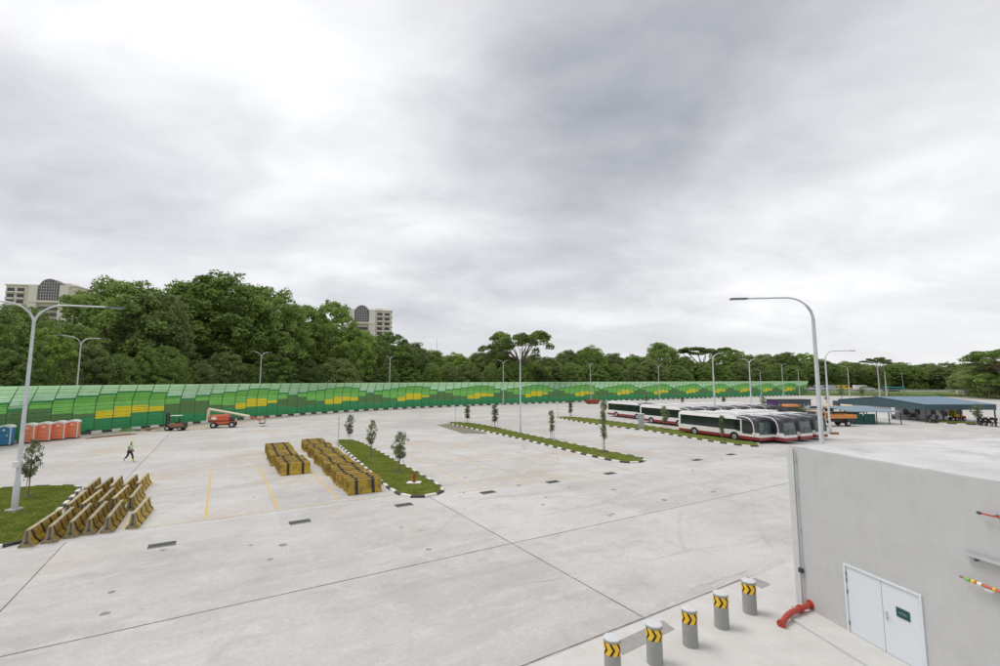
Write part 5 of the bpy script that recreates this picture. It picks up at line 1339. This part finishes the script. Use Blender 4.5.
t = thing('canopy', 'low slate-blue canopy with green netting beside the bigger shed', 'canopy', (56.5,74.0,0), 0)
b = MB(); b.prism([(0,2.0),(7,2.5),(7,2.58),(0,2.08)], M['shed_roof'], 'x', 0, 8.0); b.build('roof', t)
for x in (.1,2.0,4.0,6.0,7.9):
    for y in (.1,6.9):
        b = MB(); b.box((x,y,1.0), (.1,.1,2.0), M['net']); b.build('column', t)
for x, y, w_, m_ in ((1.0,.2,1.7,M['net']),(3.0,.2,1.7,M['net']),(2.6,5,5,M['dark'])):  # third sheet is not netting: dark panel painting in the shade beneath the canopy
    b = MB(); b.box((x,y,.87), (w_,.05,1.66), m_); b.build('netting', t)
t = thing('storage_rack', 'dark cluttered storage rack under the slate canopy', 'rack', (58.8,77.2,0), 0)
b = MB()
for i in range(9): b.box((-1.8+i*.45,random.uniform(-.3,.3),.3+random.uniform(0,.5)), (.4,.5,.6+random.uniform(0,.9)), [M['dark'],M['net'],M['rust'],M['cabinet']][i % 4])
b.build('box_stack', t)
b = MB()
for z in (.2,1.0,1.7): b.box((0,0,z), (4.3,.9,.05), M['dark'])
b.build('shelf', t)

def motorbike():
    t = thing('motorcycle', 'x', 'motorcycle', group='motorcycles parked at the blue shed')
    for x, nm_ in ((-.65,'wheel'),(.68,'wheel')):
        b = MB(); pts = [(x+.27*math.cos(a),0,.3+.27*math.sin(a)) for a in [2*math.pi*i/14 for i in range(15)]]; b.tube(pts, .05, M['rubber'], 6); wv = b.build(nm_, t, True)
        b = MB(); b.tube([(x,-.04,.3),(x,.04,.3)], .09, M['steel'], 8); b.build('hub', wv)
    b = MB(); b.box((0,0,.5), (.75,.28,.35), M['dark'], bev=.06); b.box((.15,0,.78), (.5,.26,.24), M['black'], bev=.08); b.tube([(.68,0,.3),(.5,0,.95)], .03, M['steel'], 6); b.tube([(-.65,0,.3),(-.1,0,.5)], .04, M['steel'], 6); b.build('frame', t)
    b = MB(); b.box((-.4,0,.82), (.7,.26,.12), M['black'], bev=.04); b.box((-.78,0,.95),(.32,.36,.3),M['black'],bev=.05); b.build('seat', t)
    b = MB(); b.tube([(.42,-.35,1.02),(.5,0,.98),(.42,.35,1.02)], .018, M['steel'], 6); b.box((.62,0,.9),(.14,.24,.24),M['lamp_glass'],bev=.04); b.build('handlebar', t)
    return t
mb0 = motorbike(); reg()
MO = [((913.5,419.5),.2,'motorcycle standing alone against the white shed wall'),((928.5,422.5),1.1,'motorcycle beside the near left shed column'),((937,423),.9,'motorcycle at the left end of the planted strip'),
      ((979,425.2),.9,'motorcycle just right of the small leafy tree by the shed'),((984,425.6),1.0,'motorcycle second right of the small leafy tree'),((989.5,425.9),1.1,'motorcycle near the right shed column'),((996,426.6),.8,'motorcycle outside the right shed column'),((1003,427),.9,'motorcycle cut by the right frame edge')]
for i, (p, rz2, lab) in enumerate(MO):
    if i == 0: mb0.location = G(*p); mb0.rotation_euler = (0,0,rz2); mb0['label'] = lab; mb0.scale = (1.25,)*3
    else: dup(mb0, G(*p), rz2, lab, None, (1.25,)*3)
kerb([G(929,423), G(950,424), G(976,425.2)], False, .16, .25, 1.1)
b = MB()
pl = [G(930,422), G(976,424.2), G(976,424.9), G(930,422.7)]
for x, y in tri_points(pl, 1800):
    a = random.uniform(0,3.1); h = random.uniform(.15,.45); b.add([(x-math.cos(a)*.08,y-math.sin(a)*.08,0),(x+math.cos(a)*.08,y+math.sin(a)*.08,0),(x+.05,y,h)], [(0,1,2)], M['blade'])
stuff(b.build('ground_cover'), 'low green planting strip in front of the blue shed', 'ground cover')
t = thing('pallet_truck', 'small yellow and red machine parked under the blue shed', 'machine', G(956.5,420.5), 0)
b = MB(); b.box((0,0,1.35), (1.5,1.1,1.4), M['yellow'], bev=.1); b.box((.5,0,.6), (1.5,1.1,.5), mat('machine_red',(.4,.04,.02),.6), bev=.1); b.build('body', t)
for x in (-.5,.8):
    for s in (-1,1): wheel_part(t, x, s*.55, .3, .3, .2, s)
b = MB(); b.box((0,-.56,1.5),(1.0,.04,.7),M['glass']); b.build('window', t)

# orange flatbed lorry
t = thing('flatbed_lorry', 'orange flatbed lorry parked between the buses and the sheds', 'lorry', G(838.5,427.5)+Vector((0,2.2,0)), R(8))
b = MB(); b.box((1.6,0,1.25), (4.9,2.2,.12), M['dark']); b.box((1.6,0,.8), (5.6,.9,.25), M['dark'])
b.build('chassis', t)
b = MB()
for s in (-1,1): b.box((1.6,s*1.1,1.5), (4.9,.07,.55), M['lorry_orange'], bev=.02)
b.box((4.05,0,1.5), (.07,2.2,.55), M['lorry_orange']); b.box((-.85,0,1.7), (.07,2.2,1.0), M['lorry_orange']); b.build('cargo_bed', t)
b = MB(); b.prism([(-2.9,.6),(-2.9,1.5),(-2.6,2.35),(-1.1,2.4),(-1.1,.6)], mat('lorry_cab_paint',(.5,.32,.2),.5), 'y', -1.0, 1.0); cbn = b.build('cab', t)
b = MB(); b.box((-1.9,-1.01,1.85), (1.0,.03,.5), M['glass']); b.box((-1.9,1.01,1.85), (1.0,.03,.5), M['glass']); b.build('side_window', cbn)
b = MB(); b.add([(-2.905,-.85,1.55),(-2.905,.85,1.55),(-2.63,.85,2.28),(-2.63,-.85,2.28)], [(0,3,2,1)], M['glass']); b.build('windscreen', cbn)
for x in (-2.0,2.6):
    for s in (-1,1): wheel_part(t, x, s*.9, .45, .45, .3, s)
b = MB(); b.box((0,0,.15),(1.0,.35,.3),M['rust'],bev=.05); tag(b.build('wheel_chock', loc=G(834.5,434.4)), 'small brown block on the ground beside the lamp foot', 'block')

# dark cabin and the bits around it
t = thing('site_cabin', 'dark slate site cabin with a row of small windows and purple end', 'cabin', G(789,411.8), 0.1)
b = MB(); b.box((0.3,0,1.35), (8.2,2.6,2.7), M['cabin'], bev=.05); b.build('wall', t)
b = MB(); b.box((-4.05,0,1.5), (.6,2.7,2.3), M['purple'], bev=.05); b.build('end_panel', t)
b = MB(); b.box((0,0,2.75), (9.2,2.8,.12), M['dark']); b.build('roof', t)
for k in range(8): b = MB(); b.box((-3.2+k*.98,-1.31,1.6), (.34,.04,.4), M['cabinet']); b.build('window', t)
t = thing('waste_bin', 'yellow wheeled bin left of the dark cabin', 'bin', G(771.5,412.3), 0)
b = MB(); b.prism([(-.55,.15),(.55,.15),(.7,1.2),(-.7,1.2)], M['yellow'], 'y', -.5, .5); b.build('tub', t); b = MB(); b.box((0,0,1.25),(1.5,1.1,.1),M['dark']); b.build('lid', t)
for s in (-.4,.4):
    b = MB(); b.tube([(s,-.45,.1),(s,-.35,.1)], .1, M['rubber'], 10); b.build('wheel', t)

def car(mc, lab, loc, rz, cat='car', van=False, s=1.0):
    t = thing('van' if van else 'parked_car', lab, cat, loc, rz); t.scale = (s,s,s)
    if van: pr = [(-2.3,.3),(-2.3,1.8),(-2.1,2.0),(1.2,2.0),(1.9,1.15),(2.3,1.0),(2.35,.3)]
    else: pr = [(-2.2,.3),(-2.2,.85),(-1.8,1.0),(-1.2,1.42),(.4,1.45),(1.2,.98),(2.1,.8),(2.2,.3)]
    b = MB(); b.prism(pr, mc, 'y', -.86, .86); b.build('body', t)
    b = MB()
    for q in (-1,1):
        if van: poly = [(.2,1.25),(.2,1.72),(1.15,1.72),(1.6,1.25)]
        else: poly = [(-1.5,.98),(-1.1,1.34),(.35,1.36),(.95,.98)]
        b.prism(poly, M['glass'], 'y', q*.87-.01, q*.87+.01)
    b.build('side_window', t)
    b = MB(); a_, c_ = ((1.25,1.95),(1.86,1.2)) if van else ((.45,1.43),(1.15,1.0))
    b.add([(a_[0]+.02,-.75,a_[1]),(a_[0]+.02,.75,a_[1]),(c_[0]+.02,.75,c_[1]),(c_[0]+.02,-.75,c_[1])], [(0,3,2,1)], M['glass']); b.build('windscreen', t)
    for x in (-1.4,1.4):
        for q in (-1,1): wheel_part(t, x, q*.78, .32, .32, .2, q)
    return t
car(M['silver'], 'silver car parked right of the dark cabin', G(813,412.3), .1, s=1.0)
t = thing('orange_pickup', 'orange-roofed truck between bus roofs and the dark cabin', 'truck', G(791,415), .1)
b = MB(); b.box((0,0,1.9), (2.4,1.9,.5), M['lorry_orange'], bev=.1); b.box((0,0,1.0), (2.3,1.8,1.5), M['dark'], bev=.1); b.build('body', t)
for x in (-.8,.8):
    for s in (-1,1): wheel_part(t, x, s*.85, .4, .4, .25, s)
t = thing('roller_machine', 'yellow road machine with black cab behind the canopy', 'machine', G(838,411.2), 0)
b = MB(); b.box((-1.8,0,.95), (2.4,1.5,.7), M['yellow'], bev=.15); b.box((1.8,0,.95), (3.4,1.5,.7), M['yellow'], bev=.15); b.box((0,0,.6), (6.5,.8,.4), M['dark']); b.build('body', t)
b = MB(); b.box((-.3,0,1.8), (.9,1.1,1.2), M['cabin'], bev=.1); b.build('cab', t)
for x in (-2.2,2.4): 
    b = MB(); b.tube([(x,-.9,.6),(x,.9,.6)], .6, M['rubber'], 16); b.build('drum', t, True)

# far road with verge, hedge, guard rail and traffic
rd = MB(); pa = [Vector((118,236,0)), Vector((150,224,0)), Vector((200,211,0)), Vector((300,199,0)), Vector((480,191,0))]
rp2 = [Vector((-50,330,0))]+pa
def ribbon(name, pts, w, z, m):
    b = MB(); P = resample(pts, step=15); vs = []; fs = []
    for i, p in enumerate(P):
        t_ = (P[min(i+1,len(P)-1)]-P[max(i-1,0)]).normalized(); nr = Vector((-t_.y,t_.x,0))*w/2; vs += [p-nr+Vector((0,0,z)), p+nr+Vector((0,0,z))]
        if i: fs.append((2*i-2,2*i,2*i+1,2*i-1))
    b.add(vs, fs, m); return b.build(name)
RZ = 1.9
struct(ribbon('far_road', pa, 14, RZ, M['asphalt']))
bk = MB(); P = resample(pa, step=12); vs = []; fs = []
for i, p in enumerate(P):
    t_ = (P[min(i+1,len(P)-1)]-P[max(i-1,0)]).normalized(); nr = Vector((-t_.y,t_.x,0))
    for o_, z_ in ((-19,0.0),(-9,RZ-.02),(9,RZ-.02),(22,-.02)): q = p+nr*o_; vs.append((q.x,q.y,z_))
    if i:
        k = 4*i
        for j in range(3): fs.append((k-4+j, k+j, k+j+1, k-3+j))
bk.add(vs, fs, M['field']); struct(bk.build('road_embankment'))
t = thing('guard_rail', 'long grey steel guard rail along the far road', 'guard rail', (0,0,0))
gp = [p+Vector((-2,-7.6,RZ)) for p in pa]; P = resample(gp, step=4)
b = MB()
for a, c in zip(P, P[1:]):
    d = c-a; b.box(((a.x+c.x)/2,(a.y+c.y)/2,RZ+.7), (d.length,.08,.35), M['steel'], rz=math.atan2(d.y,d.x))
b.build('rail', t); b = MB()
for p in P: b.box((p.x,p.y+.1,RZ+.35), (.12,.12,.75), M['steel'])
b.build('posts', t)['kind'] = 'stuff'
def hedge(off, h, lab, wd=1.4, m=LEAF[2], n=3000):
    hb_ = MB(); P = resample([p+Vector((-2,off,0)) for p in pa], n=n)
    for i, p in enumerate(P):
        hh = h*(.75+.5*noise.noise(Vector((p.x*.12,off,0))))
        for q in range(5):
            x = p.x+random.uniform(-1,1)*wd; y = p.y+random.uniform(-1,1)*wd; z = random.uniform(0,1)*hh; a = random.uniform(0,3.1); s_ = .2
            hb_.add([(x-math.cos(a)*s_,y-math.sin(a)*s_,z),(x+math.cos(a)*s_,y+math.sin(a)*s_,z),(x+random.uniform(-.1,.1),y,z+.35)], [(0,1,2)], m)
    stuff(hb_.build('hedge'), lab, 'hedge')
hedge(-21, 1.3, 'low ragged hedge running along the foot of the far road')
VC = [((809.5,389),M['silver'],'silver car on the far road just right of the barrier end',False),((814,389),M['white'],'white car on the far road behind the tall lamp pole',False),((821.5,389),M['silver'],'grey van on the far road right of the tall lamp pole',True),
      ((834,389),M['silver'],'silver van on the far road left of the far field lamp',True),((843.5,389),M['yellow'],'yellow taxi van on the far road by the far field lamp',True),((861,389),M['white'],'white van on the far road above the shed gable',True),((867.5,389),M['white'],'white car on the far road right of the white van',False),
      ((984,392),M['dark'],'dark car on the far road near the right edge',False)]
for (p, mc, lab, vn) in VC:
    yd = 212; x_ = XP(p[0],p[1],yd)
    yy = float(np.interp(x_, [v.x for v in pa], [v.y for v in pa]))-3; q = Vector((XP(p[0],p[1],yy), yy, RZ+.01)); car(mc, lab, q, R(-10), 'van' if vn else 'car', vn, 1.3)
yy = 186; q = Vector((XP(963,391,yy), yy, 1.0)); car(M['white'], 'white van standing alone on the green verge at the right', q, R(-30), 'van', True, .85)
t = thing('bus_shelter', 'small turquoise shelter beside the bare mast beyond the blue shed', 'shelter', Vector((XP(894,392,210),210,0)), 0)
b = MB(); b.box((0,0,3.6), (8,3,.5), M['turq']); b.box((0,1.3,1.8), (7.6,.1,3.2), M['net']); b.build('roof', t)
for x in (-3.6,3.6):
    b = MB(); b.box((x,-1.2,1.7), (.2,.2,3.4), M['steel']); b.build('column', t)

# ------------------------------------------------------------------ world, sun, camera
w = bpy.data.worlds.new('World'); sc.world = w; w.use_nodes = True; n = w.node_tree.nodes; l = w.node_tree.links
bg = n['Background']; sky = n.new('ShaderNodeTexSky'); sky.sky_type = 'NISHITA'; sky.sun_disc = False
SUN_EL, SUN_AZ = R(60), R(-75)      # azimuth measured from +Y towards +X
sky.sun_elevation = SUN_EL; sky.sun_rotation = SUN_AZ
tc = n.new('ShaderNodeTexCoord'); sep = n.new('ShaderNodeSeparateXYZ'); l.new(tc.outputs['Generated'], sep.inputs[0])
def mth(op, a, b=None, c=None, clamp=False):
    x = n.new('ShaderNodeMath'); x.operation = op; x.use_clamp = clamp
    for i, v in enumerate((a, b, c)):
        if v is None: continue
        if isinstance(v, (int, float)): x.inputs[i].default_value = v
        else: l.new(v, x.inputs[i])
    return x.outputs[0]
zc = mth('MAXIMUM', sep.outputs['Z'], 0.0); dz = mth('ADD', zc, 0.26)
cx = mth('DIVIDE', sep.outputs['X'], dz); cy = mth('DIVIDE', sep.outputs['Y'], dz)
cmb = n.new('ShaderNodeCombineXYZ'); l.new(cx, cmb.inputs[0]); l.new(cy, cmb.inputs[1])
def noise_(scale, det, ro, rot, stx, dist=0.0, off=0.0):
    mp = n.new('ShaderNodeMapping'); mp.inputs['Rotation'].default_value = (0,0,rot); mp.inputs['Scale'].default_value = (stx,1,1); mp.inputs['Location'].default_value = (off,off*.7,0)
    l.new(cmb.outputs[0], mp.inputs['Vector']); t = n.new('ShaderNodeTexNoise'); t.inputs['Scale'].default_value = scale; t.inputs['Detail'].default_value = det; t.inputs['Roughness'].default_value = ro; t.inputs['Distortion'].default_value = dist
    l.new(mp.outputs[0], t.inputs['Vector']); return t.outputs['Fac']
def mr(v, a, b, c, d, smooth=True):
    r = n.new('ShaderNodeMapRange'); r.interpolation_type = 'SMOOTHSTEP' if smooth else 'LINEAR'
    for k, x in zip(('From Min','From Max','To Min','To Max'), (a,b,c,d)): r.inputs[k].default_value = x
    l.new(v, r.inputs['Value']); return r.outputs['Result']
def blob(px, py, k):
    d = Vector(ray(px, py)).normalized(); vm = n.new('ShaderNodeVectorMath'); vm.operation = 'DOT_PRODUCT'; l.new(tc.outputs['Generated'], vm.inputs[0]); vm.inputs[1].default_value = d
    return mth('EXPONENT', mth('MULTIPLY', mth('SUBTRACT', vm.outputs['Value'], 1.0), k))
n1 = noise_(1.05, 3, 0.45, R(-42), 0.75, 0.4, 4.6); n2 = noise_(2.6, 5, 0.52, R(-40), 0.75, 0.5, 1.7); n3 = noise_(0.6, 3, 0.5, R(20), 0.9, 0.3, 12.0); n4 = noise_(7.5, 6, 0.58, R(-35), 0.7, 0.5, 5.5)
v = mth('ADD', mth('MULTIPLY', mth('SUBTRACT', n1, 0.5), 0.75), mth('MULTIPLY', mth('SUBTRACT', n2, 0.5), 0.50))
v = mth('ADD', v, mth('MULTIPLY', mth('SUBTRACT', n3, 0.5), 0.20))
v = mth('ADD', v, mth('MULTIPLY', mth('SUBTRACT', n4, 0.5), 0.17))
v = mth('ADD', v, 0.715)
for (px, py, k, amp) in ((100,80,7,0.24),(330,150,16,0.09),(760,-60,14,-0.10),(690,60,26,-0.09),(640,130,34,-0.11),(590,200,44,-0.14),(200,225,50,-0.10),(90,215,50,-0.13),(0,225,40,-0.12),(310,250,70,-0.12),(400,235,80,-0.05),(880,200,16,0.13),(480,295,70,-0.07),(960,120,10,0.10)):
    v = mth('ADD', v, mth('MULTIPLY', blob(px, py, k), amp))
hz = mr(sep.outputs['Z'], 0.0, 0.20, 1, 0)
v = mth('ADD', mth('MULTIPLY', v, mth('SUBTRACT', 1.0, mth('MULTIPLY', hz, 0.55))), mth('MULTIPLY', hz, 0.43))
up = mr(sep.outputs['Z'], 0.55, 1.0, 0.0, 0.25); v = mth('ADD', v, up)
v = mth('MINIMUM', mth('MAXIMUM', v, 0.30), 1.15)
cr = n.new('ShaderNodeValToRGB'); e = cr.color_ramp.elements; e[0].position = 0.30; e[0].color = (0.29,0.31,0.35,1); e[1].position = 1.0; e[1].color = (0.90,0.90,0.905,1)
x = cr.color_ramp.elements.new(0.5); x.color = (0.45,0.46,0.49,1); x = cr.color_ramp.elements.new(0.75); x.color = (0.665,0.667,0.69,1)
l.new(v, cr.inputs['Fac'])
mult = n.new('ShaderNodeVectorMath'); mult.operation = 'SCALE'; l.new(sky.outputs[0], mult.inputs[0]); mult.inputs['Scale'].default_value = 0.10
mx = n.new('ShaderNodeMix'); mx.data_type = 'RGBA'; mx.inputs['Factor'].default_value = 0.93; l.new(mult.outputs[0], mx.inputs['A']); l.new(cr.outputs['Color'], mx.inputs['B'])
l.new(mx.outputs['Result'], bg.inputs['Color']); bg.inputs['Strength'].default_value = 1.0

sl = bpy.data.lights.new('sun', 'SUN'); sl.energy = 1.3; sl.angle = R(25); sl.color = (1.0,0.97,0.92); so = bpy.data.objects.new('sun', sl); COL.objects.link(so)
sd = Vector((math.sin(SUN_AZ)*math.cos(SUN_EL), math.cos(SUN_AZ)*math.cos(SUN_EL), math.sin(SUN_EL)))
so.rotation_euler = sd.to_track_quat('Z', 'Y').to_euler()
cd = bpy.data.cameras.new('camera'); cd.sensor_width = 36; cd.lens = 36*F/1000; cd.clip_end = 6000; cd.clip_start = 0.1
co = bpy.data.objects.new('camera', cd); COL.objects.link(co); co.location = (0,0,CH); co.rotation_euler = (math.pi/2+PITCH, 0, 0); sc.camera = co
sc.render.engine = 'CYCLES'
vs_ = sc.view_settings; vs_.view_transform = 'Standard'; vs_.look = 'None'; vs_.exposure = 0.3; vs_.gamma = 1.0; vs_.use_curve_mapping = False
